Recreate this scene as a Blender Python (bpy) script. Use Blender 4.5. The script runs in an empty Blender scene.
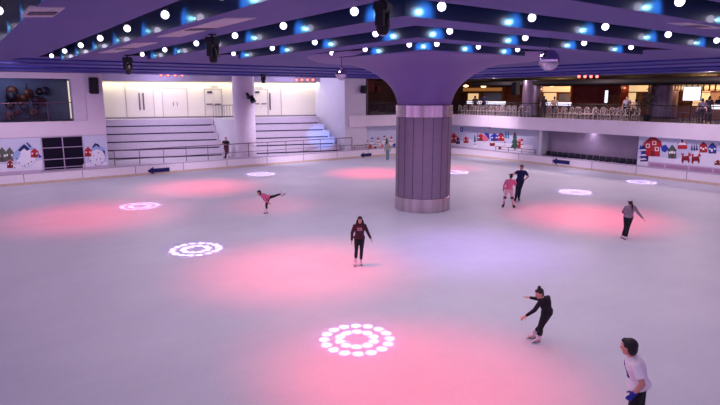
import bpy, bmesh, math, random
from mathutils import Vector, Matrix, Quaternion
random.seed(4)
SC = bpy.context.scene
C = SC.collection
PI = math.pi
# ---------------------------------------------------------------- camera (room axes: X along the left wall, Y along the right wall)
F_PX, CAM_Z = 562.0, 5.0
PITCH = math.atan(108.5 / F_PX)
YAW = math.radians(54.1)                       # heading of the view direction in the room
FW = Vector((math.cos(YAW), math.sin(YAW), 0)); RT = Vector((math.sin(YAW), -math.cos(YAW), 0))
def ray(x, y):
    X, Y = (x - 360) / F_PX, -(y - 202.5) / F_PX
    f = math.cos(PITCH) + Y * math.sin(PITCH); z = -math.sin(PITCH) + Y * math.cos(PITCH)
    return RT * X + FW * f + Vector((0, 0, z))
def atz(x, y, z=0.0):
    r = ray(x, y); t = (z - CAM_Z) / r.z
    return Vector((r.x * t, r.y * t, z))
def aty(x, y, Y):
    r = ray(x, y); t = Y / r.y
    return Vector((r.x * t, Y, CAM_Z + r.z * t))
def atx(x, y, X):
    r = ray(x, y); t = X / r.x
    return Vector((X, r.y * t, CAM_Z + r.z * t))
def atd(x, y, d):                               # at forward distance d
    r = ray(x, y); t = d / r.dot(FW)
    return Vector((r.x * t, r.y * t, CAM_Z + r.z * t))
cam_d = bpy.data.cameras.new('camera'); cam = bpy.data.objects.new('camera', cam_d); C.objects.link(cam)
cam.location = (0, 0, CAM_Z)
cam_d.sensor_width = 36; cam_d.lens = 36 * F_PX / 720
cam.rotation_euler = (PI / 2 - PITCH, 0, YAW - PI / 2)
cam_d.clip_end = 300
SC.camera = cam
SC.view_settings.view_transform = 'Standard'
SC.view_settings.look = 'None'
SC.view_settings.exposure = 0.0
# ---------------------------------------------------------------- materials
def lin(c):
    return tuple(((v / 255) / 12.92 if v / 255 <= .04045 else ((v / 255 + .055) / 1.055) ** 2.4) for v in c)
MATS = {}
def mat(name, col, rough=.6, metal=0, var=.06, scale=6, emit=None, es=1, spec=.4, coat=0, alpha=None, bump=0):
    if name in MATS: return MATS[name]
    m = bpy.data.materials.new(name); m.use_nodes = True
    nt = m.node_tree; n = nt.nodes; l = nt.links
    b = n['Principled BSDF']; c = lin(col)
    b.inputs['Roughness'].default_value = rough; b.inputs['Metallic'].default_value = metal
    b.inputs['Specular IOR Level'].default_value = spec
    b.inputs['Coat Weight'].default_value = coat
    tc = n.new('ShaderNodeTexCoord'); nz = n.new('ShaderNodeTexNoise'); nz.inputs['Scale'].default_value = scale
    nz.inputs['Detail'].default_value = 3
    l.new(tc.outputs['Object'], nz.inputs['Vector'])
    rp = n.new('ShaderNodeValToRGB')
    rp.color_ramp.elements[0].position = .3; rp.color_ramp.elements[1].position = .7
    rp.color_ramp.elements[0].color = (*[v * (1 - var) for v in c], 1); rp.color_ramp.elements[1].color = (*[min(1, v * (1 + var)) for v in c], 1)
    l.new(nz.outputs['Fac'], rp.inputs['Fac']); l.new(rp.outputs['Color'], b.inputs['Base Color'])
    if emit:
        b.inputs['Emission Color'].default_value = (*lin(emit), 1); b.inputs['Emission Strength'].default_value = es
    if alpha is not None: b.inputs['Alpha'].default_value = alpha
    if bump:
        bp = n.new('ShaderNodeBump'); bp.inputs['Strength'].default_value = bump
        l.new(nz.outputs['Fac'], bp.inputs['Height']); l.new(bp.outputs['Normal'], b.inputs['Normal'])
    MATS[name] = m
    return m
# ---------------------------------------------------------------- mesh builder
class MB:
    def __init__(s): s.v = []; s.f = []; s.mi = []; s.mats = []
    def m(s, mt):
        if mt not in s.mats: s.mats.append(mt)
        return s.mats.index(mt)
    def add(s, vs, fs, mt):
        o = len(s.v); k = s.m(mt)
        s.v += [tuple(p) for p in vs]; s.f += [tuple(i + o for i in f) for f in fs]; s.mi += [k] * len(fs)
        return s
    def box(s, a, b, mt, M=None, bev=0):
        x0, x1 = sorted((a[0], b[0])); y0, y1 = sorted((a[1], b[1])); z0, z1 = sorted((a[2], b[2]))
        if bev:
            bm = bmesh.new(); bmesh.ops.create_cube(bm, size=1)
            for v in bm.verts: v.co = Vector(((x0 + x1) / 2 + v.co.x * (x1 - x0), (y0 + y1) / 2 + v.co.y * (y1 - y0), (z0 + z1) / 2 + v.co.z * (z1 - z0)))
            bmesh.ops.bevel(bm, geom=bm.edges[:], offset=bev, segments=2, affect='EDGES')
            bm.verts.index_update()
            vs = [v.co.copy() for v in bm.verts]; fs = [[v.index for v in f.verts] for f in bm.faces]; bm.free()
        else:
            vs = [Vector(p) for p in ((x0, y0, z0), (x1, y0, z0), (x1, y1, z0), (x0, y1, z0), (x0, y0, z1), (x1, y0, z1), (x1, y1, z1), (x0, y1, z1))]
            fs = [(0, 3, 2, 1), (4, 5, 6, 7), (0, 1, 5, 4), (1, 2, 6, 5), (2, 3, 7, 6), (3, 0, 4, 7)]
        if M: vs = [M @ v for v in vs]
        return s.add(vs, fs, mt)
    def prism(s, poly, z0, z1, mt, side=None):
        n = len(poly)
        ar = sum(poly[i][0] * poly[(i + 1) % n][1] - poly[(i + 1) % n][0] * poly[i][1] for i in range(n))
        if ar < 0: poly = poly[::-1]
        vs = [(p[0], p[1], z0) for p in poly] + [(p[0], p[1], z1) for p in poly]
        s.add(vs, [tuple(range(n))[::-1], tuple(range(n, 2 * n))], mt)
        return s.add(vs, [(i, (i + 1) % n, n + (i + 1) % n, n + i) for i in range(n)], side or mt)
    def tube(s, p0, p1, r0, mt, r1=None, n=10, caps=True):
        p0, p1 = Vector(p0), Vector(p1); r1 = r0 if r1 is None else r1
        d = (p1 - p0).normalized(); u = d.orthogonal().normalized(); w = d.cross(u)
        vs = []
        for p, r in ((p0, r0), (p1, r1)):
            vs += [p + (u * math.cos(2 * PI * i / n) + w * math.sin(2 * PI * i / n)) * r for i in range(n)]
        fs = [(i, (i + 1) % n, n + (i + 1) % n, n + i) for i in range(n)]
        if caps: fs += [tuple(range(n))[::-1], tuple(range(n, 2 * n))]
        return s.add(vs, fs, mt)
    def path(s, pts, r, mt, n=8):
        for a, b in zip(pts[:-1], pts[1:]): s.tube(a, b, r, mt, n=n)
        for p in pts[1:-1]: s.ball(p, (r, r, r), mt, 8, 5)
        return s
    def ball(s, c, r, mt, nu=14, nv=9, M=None):
        c = Vector(c)
        if not hasattr(r, '__len__'): r = (r, r, r)
        vs = [Vector((0, 0, r[2]))]
        for j in range(1, nv):
            t = PI * j / nv
            vs += [Vector((r[0] * math.sin(t) * math.cos(2 * PI * i / nu), r[1] * math.sin(t) * math.sin(2 * PI * i / nu), r[2] * math.cos(t))) for i in range(nu)]
        vs.append(Vector((0, 0, -r[2])))
        fs = [(0, 1 + i, 1 + (i + 1) % nu) for i in range(nu)]
        for j in range(nv - 2):
            o = 1 + j * nu
            fs += [(o + i, o + nu + i, o + nu + (i + 1) % nu, o + (i + 1) % nu) for i in range(nu)]
        o = 1 + (nv - 2) * nu; e = len(vs) - 1
        fs += [(o + i, e, o + (i + 1) % nu) for i in range(nu)]
        if M: vs = [M @ v for v in vs]
        return s.add([v + c for v in vs], fs, mt)
    def lathe(s, prof, c, mt, n=32, caps=True):
        vs = []
        for r, z in prof: vs += [(c[0] + r * math.cos(2 * PI * i / n), c[1] + r * math.sin(2 * PI * i / n), c[2] + z) for i in range(n)]
        fs = []
        for j in range(len(prof) - 1):
            fs += [(j * n + i, j * n + (i + 1) % n, (j + 1) * n + (i + 1) % n, (j + 1) * n + i) for i in range(n)]
        if caps: fs += [tuple(range(n))[::-1], tuple(range((len(prof) - 1) * n, len(prof) * n))]
        return s.add(vs, fs, mt)
    def loft(s, rings, mt):
        n = len(rings[0]); vs = [p for r in rings for p in r]; fs = []
        for j in range(len(rings) - 1):
            fs += [(j * n + i, j * n + (i + 1) % n, (j + 1) * n + (i + 1) % n, (j + 1) * n + i) for i in range(n)]
        fs += [tuple(range(n))[::-1], tuple(range((len(rings) - 1) * n, len(rings) * n))]
        return s.add(vs, fs, mt)
    def build(s, name, parent=None, smooth=False, loc=None, rotz=0, origin=None):
        me = bpy.data.meshes.new(name)
        vs = s.v
        if origin is not None: vs = [(p[0] - origin[0], p[1] - origin[1], p[2] - origin[2]) for p in vs]
        me.from_pydata([tuple(p) for p in vs], [], s.f)
        for m_ in s.mats: me.materials.append(m_)
        me.polygons.foreach_set('material_index', s.mi)
        bm = bmesh.new(); bm.from_mesh(me); bmesh.ops.recalc_face_normals(bm, faces=bm.faces[:]); bm.to_mesh(me); bm.free()
        if smooth:
            me.polygons.foreach_set('use_smooth', [True] * len(me.polygons))
            try: me.set_sharp_from_angle(angle=math.radians(45))
            except Exception: pass
        o = bpy.data.objects.new(name, me); C.objects.link(o)
        if origin is not None: o.location = origin
        if loc is not None: o.location = loc
        o.rotation_euler.z = rotz
        if parent is not None: o.parent = parent
        return o
def tag(o, label, cat, group=None, kind=None):
    o['label'] = label; o['category'] = cat
    if group: o['group'] = group
    if kind: o['kind'] = kind
    return o
def struct(o): o['kind'] = 'structure'; return o
def thing(name, label, cat, loc=(0, 0, 0), rotz=0, group=None):
    o = bpy.data.objects.new(name, None); C.objects.link(o); o.location = loc; o.rotation_euler.z = rotz
    o.empty_display_size = .1
    return tag(o, label, cat, group)
def dup(root, loc, rotz, label, group=None):
    r = root.copy(); C.objects.link(r); r.location = loc; r.rotation_euler.z = rotz; r['label'] = label
    if group: r['group'] = group
    for ch in list(root.children):
        c = ch.copy(); C.objects.link(c); c.parent = r
        for g in list(ch.children):
            d = g.copy(); C.objects.link(d); d.parent = c
    return r
ORD = ['first', 'second', 'third', 'fourth', 'fifth', 'sixth', 'seventh', 'eighth', 'ninth', 'tenth', 'eleventh', 'twelfth', 'thirteenth', 'fourteenth', 'fifteenth', 'sixteenth', 'seventeenth', 'eighteenth', 'nineteenth', 'twentieth']
LAMP = 4.0
CYAN = (130, 214, 255)
WASHW = 20.0
NEARF = [.62, .75, .95, 1.15, 1.3]
BLSP = 3600
DOWN = 72.0
DOWNC = (252, 220, 236)
FARL = [(20, 24, 5.6), (26, 20, 5.6), (15, 30, 5.6), (22, 31, 5.6), (29, 27, 5.6), (30, 13, 5.6), (8, 30.5, 5.6), (29, 6, 5.6), (2, 32, 5.6), (32.3, 20, 2.2), (32, 31, 2.4)]
WORLD = 1.5
COVE = 190
BAYFILL = 330
PK_ = (255, 34, 74); PE = (255, 62, 88); VI = (176, 130, 255)
WASHES = [(372, 173, 3.9, PK_, 1900), (590, 217, 4.4, PE, 1900), (300, 268, 4.4, PE, 1700), (430, 385, 3.8, PK_, 1500), (330, 350, 2.6, PE, 500), (200, 187, 4.4, PE, 1700), (95, 215, 5.2, PE, 1300), (478, 250, 4.4, VI, 700), (270, 205, 3.0, PE, 500), (455, 168, 2.6, PK_, 900), (207, 185, 1.3, (255, 60, 90), 600)]
GOBOS = [(357, 339, .79, 3800), (196, 249, .86, 3800), (261, 174, .9, 3800), (140, 206, .9, 2600, (236, 200, 255), (200, 120, 255)), (575, 192, .84, 3800), (641.5, 182, .82, 3800), (454, 172, .95, 3800)]
# ---------------------------------------------------------------- setting: ice, ceiling, walls
WHITE = mat('white_paint', (220, 212, 224), .6, var=.03, scale=1.5)
WHITE2 = mat('cool_white_paint', (188, 190, 200), .6, var=.03, scale=1.5)
GREYW = mat('mauve_grey_wall', (150, 136, 160), .8, var=.05, scale=2)
NAVY = mat('navy_recess', (20, 14, 52), .45, var=.1, scale=2)
BLACK = mat('black_metal', (9, 7, 13), .5)
STEEL = mat('brushed_steel', (150, 135, 140), .32, 1, var=.1, scale=14)
CONC = mat('bleacher_concrete', (184, 176, 190), .8, var=.06, scale=8)
DARKLINE = mat('painted_tier_shadow', (40, 30, 52), .7)  # colour of the shadow lines painted on the tiers
def ice_material():
    m = bpy.data.materials.new('ice'); m.use_nodes = True
    nt = m.node_tree; n = nt.nodes; l = nt.links; b = n['Principled BSDF']
    tc = n.new('ShaderNodeTexCoord'); mp = n.new('ShaderNodeMapping'); mp.inputs['Scale'].default_value = (.35, .5, 1)
    l.new(tc.outputs['Object'], mp.inputs['Vector'])
    a = n.new('ShaderNodeTexNoise'); a.inputs['Scale'].default_value = 1.0; a.inputs['Detail'].default_value = 6; a.inputs['Roughness'].default_value = .65
    l.new(mp.outputs['Vector'], a.inputs['Vector'])
    w = n.new('ShaderNodeTexNoise'); w.inputs['Scale'].default_value = 9; w.inputs['Detail'].default_value = 4; w.inputs['Distortion'].default_value = 2.5
    l.new(tc.outputs['Object'], w.inputs['Vector'])
    mx = n.new('ShaderNodeMix'); mx.data_type = 'FLOAT'; mx.inputs[0].default_value = .35
    l.new(a.outputs['Fac'], mx.inputs[2]); l.new(w.outputs['Fac'], mx.inputs[3])
    rp = n.new('ShaderNodeValToRGB'); e = rp.color_ramp.elements
    e[0].position = .3; e[0].color = (*lin((196, 200, 212)), 1); e[1].position = .7; e[1].color = (*lin((214, 218, 226)), 1)
    l.new(mx.outputs[0], rp.inputs['Fac']); l.new(rp.outputs['Color'], b.inputs['Base Color'])
    rr = n.new('ShaderNodeMapRange'); rr.inputs['To Min'].default_value = .42; rr.inputs['To Max'].default_value = .6
    l.new(w.outputs['Fac'], rr.inputs['Value']); l.new(rr.outputs[0], b.inputs['Roughness'])
    b.inputs['Specular IOR Level'].default_value = .25
    return m
ICE = ice_material()
YB, XR, RC = 36.2, 34.2, 6.0                   # barrier line of the left wall, of the right wall, corner radius
MBo = MB().prism([(-9, -9), (XR + .3, -9), (XR + .3, YB + .3), (-9, YB + .3)], -.3, 0, ICE)
struct(MBo.build('floor'))
# --- ceiling: nested L-shaped light troughs meeting on the mitre y = x + MT, stopped by the line x + y = DG
ZC, ZT, MT, DG = 6.5, 7.02, 1.2, 30.3
PURP = mat('purple_ceiling', (88, 78, 148), .7, var=.05, scale=1.2)
PURP2 = mat('blue_ceiling_band', (48, 48, 142), .6, var=.08, scale=1.2)
PURP3 = mat('violet_ceiling_band', (78, 72, 156), .6, var=.06, scale=1.2)
TWALL = mat('trough_wall_blue', (24, 48, 88), .3, var=.08, scale=3, spec=.7, coat=.4)
ROWS = [0.95, 3.6, 6.3, 9.0, 11.8]
XMIN = -9.0
def lip(k): return (ROWS[k] - .34, ROWS[k] + .35)
def wedge(mb, q, zb, top, mt, side):              # q: four corners counter-clockwise, zb: height of the underside at each
    vs = [(p[0], p[1], z) for p, z in zip(q, zb)] + [(p[0], p[1], top) for p in q]
    mb.add(vs, [(3, 2, 1, 0), (4, 5, 6, 7)], mt)
    mb.add(vs, [(i, (i + 1) % 4, 4 + (i + 1) % 4, 4 + i) for i in range(4)], side)
ZL_ = 6.34                                      # the underside drops towards each lamp row
c = MB()
edges = [(-3.2, lip(0)[0])] + [(lip(k)[1], lip(k + 1)[0]) for k in range(4)] + [(lip(4)[1], (DG - MT) / 2)]
c.prism([(-14, -14), (-3.2, -3.2 + MT), (-3.2, 36), (-14, 36)], ZC, ZT, PURP, TWALL)
c.prism([(-14, -14), (-3.2, -3.2 + MT), (36, -3.2 + MT), (36, -14)], ZC, ZT, PURP, TWALL)
for x0, x1 in edges:
    wedge(c, [(x0, x0 + MT), (x1, x1 + MT), (x1, DG - x1), (x0, DG - x0)], (ZL_, ZC, ZC, ZL_), ZT, PURP, TWALL)
    wedge(c, [(x0, x0 + MT), (DG - x0 - MT, x0 + MT), (DG - x1 - MT, x1 + MT), (x1, x1 + MT)], (ZL_, ZL_, ZC, ZC), ZT, PURP, TWALL)
# trough roof and flat ceiling beyond the diagonal
c.prism([(-14, -14), (36, -14), (36, 36), (-14, 36)], ZT, ZT + .15, NAVY)
c.prism([(DG + 9, -9), (DG + 24, -9), (50, 50), (-9, 50), (-9, DG + 9)], ZC, ZT, PURP, NAVY)
# stepped blue bands running along both walls
for k, (d, dz) in enumerate(((8.0, .07), (5.9, .14), (3.6, .22), (1.5, .32))):
    yy, xx = YB - d, XR - d
    c.prism([(-9, yy), (xx, yy), (xx, YB + .1), (-9, YB + .1)], ZC - dz, ZC + .02, PURP2 if k % 2 == 0 else PURP3)
    c.prism([(xx, -9), (XR + .1, -9), (XR + .1, yy + .01), (xx, yy + .01)], ZC - dz, ZC + .02, PURP2 if k % 2 == 0 else PURP3)
struct(c.build('ceiling'))
# --- rink barrier, one low board running round the corner
def rink_path(off, x_start=-9.0, y_end=-9.0, seg=14):
    r = RC + off
    p = [(x_start, YB + off)]
    for i in range(seg + 1):
        t = PI / 2 * (1 - i / seg)
        p.append((XR - RC + r * math.cos(t), YB - RC + r * math.sin(t)))
    p.append((XR + off, y_end))
    return p
def strip(o0, o1, z0, z1, mt, mb=None, **k):
    mb = mb or MB(); A = rink_path(o0, **k); B = rink_path(o1, **k)
    for i in range(len(A) - 1):
        mb.prism([A[i], A[i + 1], B[i + 1], B[i]], z0, z1, mt)
    return mb
YEL = mat('yellow_kick_plate', (204, 184, 164), .6, var=.1)
bar = thing('rink_barrier', 'long low white dasher board with yellowish kick strip round the ice', 'barrier', (0, YB, 0))
def par(o, root):                                # parent while keeping the place
    o.parent = root; o.location = Vector(o.location) - Vector(root.location); return o
BOARD = mat('white_dasher_board', (234, 226, 234), .45, var=.03)
JOINT = mat('board_joint', (120, 105, 130), .7)
bd = strip(0, .14, .14, .6, BOARD)
par(strip(-.015, .14, 0, .14, YEL).build('kick_strip'), bar)
par(strip(-.03, .18, .6, .66, mat('barrier_cap', (188, 176, 194), .5)).build('cap_rail'), bar)
j = bd
for x in range(-6, 29, 3): j.box((x, YB - .006, .14), (x + .03, YB + .01, .6), JOINT)
for y in range(-6, 30, 3): j.box((XR - .006, y, .14), (XR + .01, y + .03, .6), JOINT)
par(j.build('board'), bar)
# walkway behind the boards
w = MB()
w.prism(rink_path(.14) + [(48, -9), (48, 48), (-9, 48)], 0, .6, CONC)
struct(w.build('floor_walkway'))
# --- left wall: white block with balcony opening
YW = YB + .3
WB = mat('white_block_wall', (214, 204, 220), .6, var=.03, scale=1.2)
uR = aty(107.5, 150, YW).x
w = MB()
w.box((-9, YW, .6), (uR, YW + .5, 3.45), WB)
w.box((-9, YW, 5.86), (uR, YW + .5, ZC + .05), WB)
w.box((5.9, YW, 3.45), (6.6, YW + .5, 5.86), WB)
w.box((6.6, YW - .15, 3.45), (uR, YW + 1.0, ZC + .05), WB)
w.box((-9, YW - .12, 2.62), (uR, YW + .01, 3.47), WB)
w.box((uR - .25, YW + .5, .6), (uR, YW + 6.5, 3.45), WB)
w.box((uR - .25, YW + 1.0, 3.45), (uR, YW + 6.5, ZC), WB)
struct(w.build('wall_left'))
# balcony room behind the opening
RB = mat('balcony_room_paint', (92, 104, 132), .7, var=.06)
w = MB()
w.box((-9, YW + 3.4, 3.3), (6.6, YW + 3.6, 6.1), RB)
w.box((6.25, YW + .5, 3.3), (6.4, YW + 3.4, 6.1), mat('balcony_side', (196, 190, 196), .7))
w.box((-9, YW + .1, 3.25), (6.4, YW + 3.4, 3.45), mat('balcony_floor', (70, 62, 80), .6))
w.box((-9, YW + .5, 5.95), (6.4, YW + 3.4, 6.1), RB)
struct(w.build('wall_balcony_room'))
# right wall of the bleacher bay, pillar at its front, wall strip to the corner
# --- bleacher back wall (turned a little from the rink line)
BR = math.radians(-15); TD = Vector((math.cos(BR), math.sin(BR), 0)); ND = Vector((math.sin(BR), -math.cos(BR), 0))
BQ = Vector((9.3, 43.3, 0))                      # top edge of the tiers, left end
def bq(s, d, z): p = BQ + TD * s + ND * d; return Vector((p.x, p.y, z))
def frame_mat(): return Matrix.Translation(BQ) @ Matrix.Rotation(BR, 4, 'Z')
BM = frame_mat()                                 # local x along the tiers, local -y towards the ice
def onq(x, y, d=0.0):                            # pixel -> (s, z) on the plane d metres in front of the tiers' top edge
    r = ray(x, y); p0 = BQ + ND * d; t = p0.dot(ND) / r.dot(ND); p = r * t
    return (p - BQ).dot(TD), CAM_Z + p.z
s_bk, _z = onq(315.3, 100, -1.2); p_bk = bq(s_bk, -1.2, 0); p_bk = Vector((p_bk.x, p_bk.y)); p_fr = Vector((aty(345, 140, YB + .3).x, YB + .3))
BAYW = mat('bay_side_wall', (206, 204, 216), .6, var=.03, scale=1.5)
w = MB()
w.prism([p_bk, p_fr, (27.1, YB + .3), (27.1, 41), (p_bk.x, 41)], .6, ZC + .05, BAYW)
struct(w.build('wall_bay_right'))
CREAM = mat('cream_panel', (224, 220, 200), .55, var=.02, scale=1)
ZL = 3.2
w = MB(); w.box((-4, 1.2, ZL - .1), (17.5, 1.45, 6.5), CREAM, BM)
struct(w.build('wall_back'))
w = MB(); w.box((-4, .55, 5.95), (16.6, 1.2, 6.5), mat('cove_bulkhead', (150, 138, 160), .7), BM)
struct(w.build('trim_1'))
w = MB(); w.prism([(7.6, YB + .3), (25.5, YB + .3), (25.5, 46), (7.6, 48)], ZC - .02, ZC + .1, mat('bay_soffit', (140, 128, 150), .7))
struct(w.build('ceiling_bay'))
w = MB(); w.box((-4, 1.1, ZL), (17.4, 1.2, ZL + .12), mat('grey_baseboard', (130, 122, 126), .6), BM)
struct(w.build('baseboard_back'))
# --- mezzanine: floor slab with white fascia, lower walls, back walls, dark ceiling
ZM = 3.2
XF = XR + .1
w = MB(); w.prism([(27.1, YB + .3), (XF, YB + .3), (XF, -9), (56, -9), (56, 56), (27.1, 56)], ZM - .25, ZM, mat('mezzanine_floor', (70, 52, 56), .5))
struct(w.build('floor_mezzanine'))
w = MB()
w.box((25.3, YB + .1, 2.45), (XF, YB + .3, 3.32), WHITE)
w.box((XF - .1, -9, 2.45), (XF + .1, YB + .3, 3.34), WHITE)
struct(w.build('trim_2'))
w = MB()
w.box((27.0, YB + .8, .6), (XF + 1, YB + 1.0, 3.0), WHITE)
w.box((XF + .7, 25.4, .6), (XF + .9, YB + 1, 3.0), WHITE)
w.box((XF + .1, 25.2, .6), (XF + .9, 25.5, 3.0), WHITE2)
w.box((XF + .95, 18.0, .6), (XF + 1.15, 25.4, 3.0), GREYW)
w.box((XF + .9, 25.3, .6), (XF + 1.0, 25.5, 3.0), GREYW)
w.box((XF + .3, 17.9, .6), (XF + 1.15, 18.15, 3.0), WHITE2)
w.box((XF + .3, -9, .6), (XF + .5, 18.0, 3.0), WHITE)
struct(w.build('wall_right'))
BROWN = mat('brown_bar_wall', (120, 54, 38), .6, var=.2, scale=2)
DARKC = mat('dark_bar_ceiling', (12, 9, 16), .8)
XBK = 47.0
w = MB()
w.box((XBK, -9, ZM), (XBK + .2, 52, 6.5), BROWN)
w.box((27.1, 45.0, ZM), (XBK, 45.2, 6.5), mat('dark_back_wall', (60, 34, 34), .7, var=.3, scale=1.5))
w.box((27.0, YB + .3, ZM), (27.2, 45, 6.5), mat('mezz_side_wall', (96, 80, 104), .7))
struct(w.build('wall_mezzanine'))
w = MB(); w.prism([(27.1, YB + .15), (XR + .15, YB + .15), (XR + .15, -9), (56, -9), (56, 56), (27.1, 56)], 6.3, 6.48, DARKC)
struct(w.build('ceiling_mezzanine'))
# ---------------------------------------------------------------- the central column
cc = atz(422, 213.5); dirc = Vector((cc.x, cc.y, 0)).normalized(); cc = cc + dirc * 1.2
col_ = thing('support_column', 'thick round lilac-clad column with steel bands and flared top', 'column', (cc.x, cc.y, 0))
CLAD = mat('lilac_cladding', (134, 114, 138), .42, .15, var=.05, scale=3)
SEAM = mat('dark_seam', (64, 52, 86), .7)
R = 1.2
zt = 4.03
m = MB(); m.lathe([(R, .62), (R, zt)], (0, 0, 0), CLAD, 48, False)
for i in range(18):
    a = 2 * PI * i / 18 + .12
    m.box((R - .02, -.011, .62), (R + .006, .011, zt), SEAM, Matrix.Rotation(a, 4, 'Z'))
m.build('cladding', col_, True)
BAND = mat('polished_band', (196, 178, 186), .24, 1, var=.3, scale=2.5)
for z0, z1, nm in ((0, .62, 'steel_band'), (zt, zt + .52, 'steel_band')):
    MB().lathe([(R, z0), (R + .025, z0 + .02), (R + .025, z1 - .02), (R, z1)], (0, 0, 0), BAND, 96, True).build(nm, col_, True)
nt_ = BAND.node_tree                             # upright reflection streaks painted into the band's colour, with bump
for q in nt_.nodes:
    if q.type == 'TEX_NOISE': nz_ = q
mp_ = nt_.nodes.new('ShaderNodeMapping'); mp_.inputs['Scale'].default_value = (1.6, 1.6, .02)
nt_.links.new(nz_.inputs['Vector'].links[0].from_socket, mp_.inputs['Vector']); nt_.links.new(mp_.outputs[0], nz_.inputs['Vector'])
bp_ = nt_.nodes.new('ShaderNodeBump'); bp_.inputs['Strength'].default_value = .35; bp_.inputs['Distance'].default_value = .3
nt_.links.new(nz_.outputs['Fac'], bp_.inputs['Height']); nt_.links.new(bp_.outputs[0], nt_.nodes['Principled BSDF'].inputs['Normal'])
CAP = mat('purple_capital', (124, 102, 162), .6, var=.04, scale=1)
prof = [(R - .06, zt + .5)]
for i in range(1, 13):
    t = i / 12 * PI / 2
    prof.append((R - .02 + 3.1 * (1 - math.cos(t)), zt + .5 + 1.82 * math.sin(t)))
prof += [(R + 3.5, zt + 2.34), (R + 3.8, 6.5)]
MB().lathe(prof, (0, 0, 0), CAP, 64, True).build('capital', col_, True)
# ---------------------------------------------------------------- ceiling lamps in the troughs
BULB = mat('bulb_glow', (255, 250, 255), .4, emit=(232, 226, 255), es=LAMP)
SOCK = mat('lamp_socket', (30, 26, 50), .5)
def lamp_proto(loc, label):
    t = thing('ceiling_lamp', label, 'lamp', loc, 0, 'bare lamps in the ceiling troughs')
    MB().ball((0, 0, 0), .078, BULB, 12, 8).build('bulb', t, True)
    MB().tube((0, 0, .09), (0, 0, .2), .05, SOCK, .07).tube((0, 0, .2), (0, 0, ZT - 6.52), .025, SOCK).build('socket', t)
    return t
lamp0 = None
ROWN = ['nearest the camera edge', 'second', 'third', 'fourth', 'fifth']
lamp_rows = []
left_v = {0: [4.2, 7, 9.8, 12.6, 15.4, 18.2, 21, 23.8, 26.6], 1: [5.8, 8.6, 11.39, 14.23, 17.12, 19.9, 22.9, 26.0], 2: [8.88, 11.63, 14.28, 17.13, 20.2, 23.0],
          3: [11.76, 14.71, 17.42, 20.6], 4: [13.7, 16.0, 18.1]}
right_u = {0: [1.6, 4.4, 7.2, 10, 12.8, 15.6, 18.4, 21.2, 24], 1: [4.5, 7.2, 10, 12.8, 15.6, 18.4, 21.2, 24], 2: [7.19, 9.68, 12.31, 15.2, 18.0, 20.8],
           3: [10.07, 12.93, 15.68, 18.33], 4: [12.3, 14.14, 16.1]}
for k in range(5):
    nm = ['nearest', 'second nearest', 'middle', 'second farthest', 'farthest'][k]
    for side, lst in (('left', left_v[k]), ('right', right_u[k])):
        for i, q in enumerate(lst):
            loc = (ROWS[k], q, 6.5) if side == 'left' else (q, ROWS[k] + MT, 6.5)
            lab = f'white bulb in {nm} ceiling trough {side} of column, {ORD[i]} from the trough bend'
            if lamp0 is None: lamp0 = lamp_proto(loc, lab)
            else: dup(lamp0, loc, 0, lab)
# ---------------------------------------------------------------- ceiling vents on the beams
VENT = mat('vent_grille', (196, 186, 196), .6); VD = mat('vent_dark', (70, 60, 90), .7)
def vent(xp, yp, L, W, along, label):
    p = atz(xp, yp, 6.42); q = p.x if along == 'y' else p.y - MT; zz = ZC
    for a, b_ in edges:
        if a <= q <= b_: zz = ZL_ + (ZC - ZL_) * (q - a) / (b_ - a); sl = math.atan((ZC - ZL_) / (b_ - a))
    p = atz(xp, yp, zz - .03)
    t = thing('ceiling_vent', label, 'vent', (p.x, p.y, zz - .015), 0 if along == 'x' else PI / 2, 'air vents on the ceiling beams')
    t.rotation_euler.x = sl if along == 'x' else -sl
    f = MB(); f.box((-L / 2, -W / 2, -.015), (L / 2, W / 2, .02), VENT)
    f.build('frame', t)
    s_ = MB()
    for i in range(5): y = -W / 2 + W * (i + .5) / 5; s_.box((-L / 2 + .05, y - .015, -.022), (L / 2 - .05, y + .015, -.014), VENT)
    s_.build('grille', t)
    MB().box((-.22, -W / 2 + .04, -.03), (.22, W / 2 - .04, -.02), VD).build('sensor_plate', t)
vent(125, 48.5, 4.6, .62, 'y', 'pale ceiling vent strip with dark plate above the left speaker pillar')
vent(200, 29, 4.2, .62, 'y', 'long pale ceiling vent strip between the two left lamp rows')
vent(42, 13, 1.3, .5, 'y', 'greyish ceiling vent panel near the top left corner')
vent(697, 26, 1.6, .42, 'x', 'bright narrow ceiling vent near the top right corner')
# ---------------------------------------------------------------- hanging stage lights
GLS = mat('lens_glass', (60, 60, 90), .1, spec=.8)
def moving_head(xp, ytop, ybot, d, label, wid=.36):
    pt, pb = atd(xp, ytop, d), atd(xp, ybot, d)
    zt_ = 6.5; H = zt_ - pb.z
    t = thing('moving_head_light', label, 'stage light', (pb.x, pb.y, pb.z), 0.6, 'black stage lights hanging from the ceiling')
    k = wid
    b = MB(); b.box((-k * .55, -k * .4, H * .62), (k * .55, k * .4, H * .86), BLACK, bev=.02); b.build('base', t)
    MB().tube((0, 0, H * .84), (0, 0, 7.03 - pb.z), .035, BLACK).box((-.1, -.05, H - .06), (.1, .05, H - .01), BLACK).build('clamp', t)
    y = MB()
    for sx in (-1, 1): y.box((sx * k * .5 - .03, -.07, H * .2), (sx * k * .5 + .03, .07, H * .63), BLACK)
    y.box((-k * .5, -.06, H * .58), (k * .5, .06, H * .63), BLACK); y.build('yoke', t)
    h = MB(); h.lathe([(k * .26, 0), (k * .34, .04), (k * .36, H * .2), (k * .3, H * .42), (k * .15, H * .52)], (0, 0, 0), BLACK, 20); h.build('lamp_head', t, True)
    MB().lathe([(k * .24, -.01), (k * .2, -.025), (.01, -.03)], (0, 0, 0), GLS, 20).build('lens', t, True)
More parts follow.
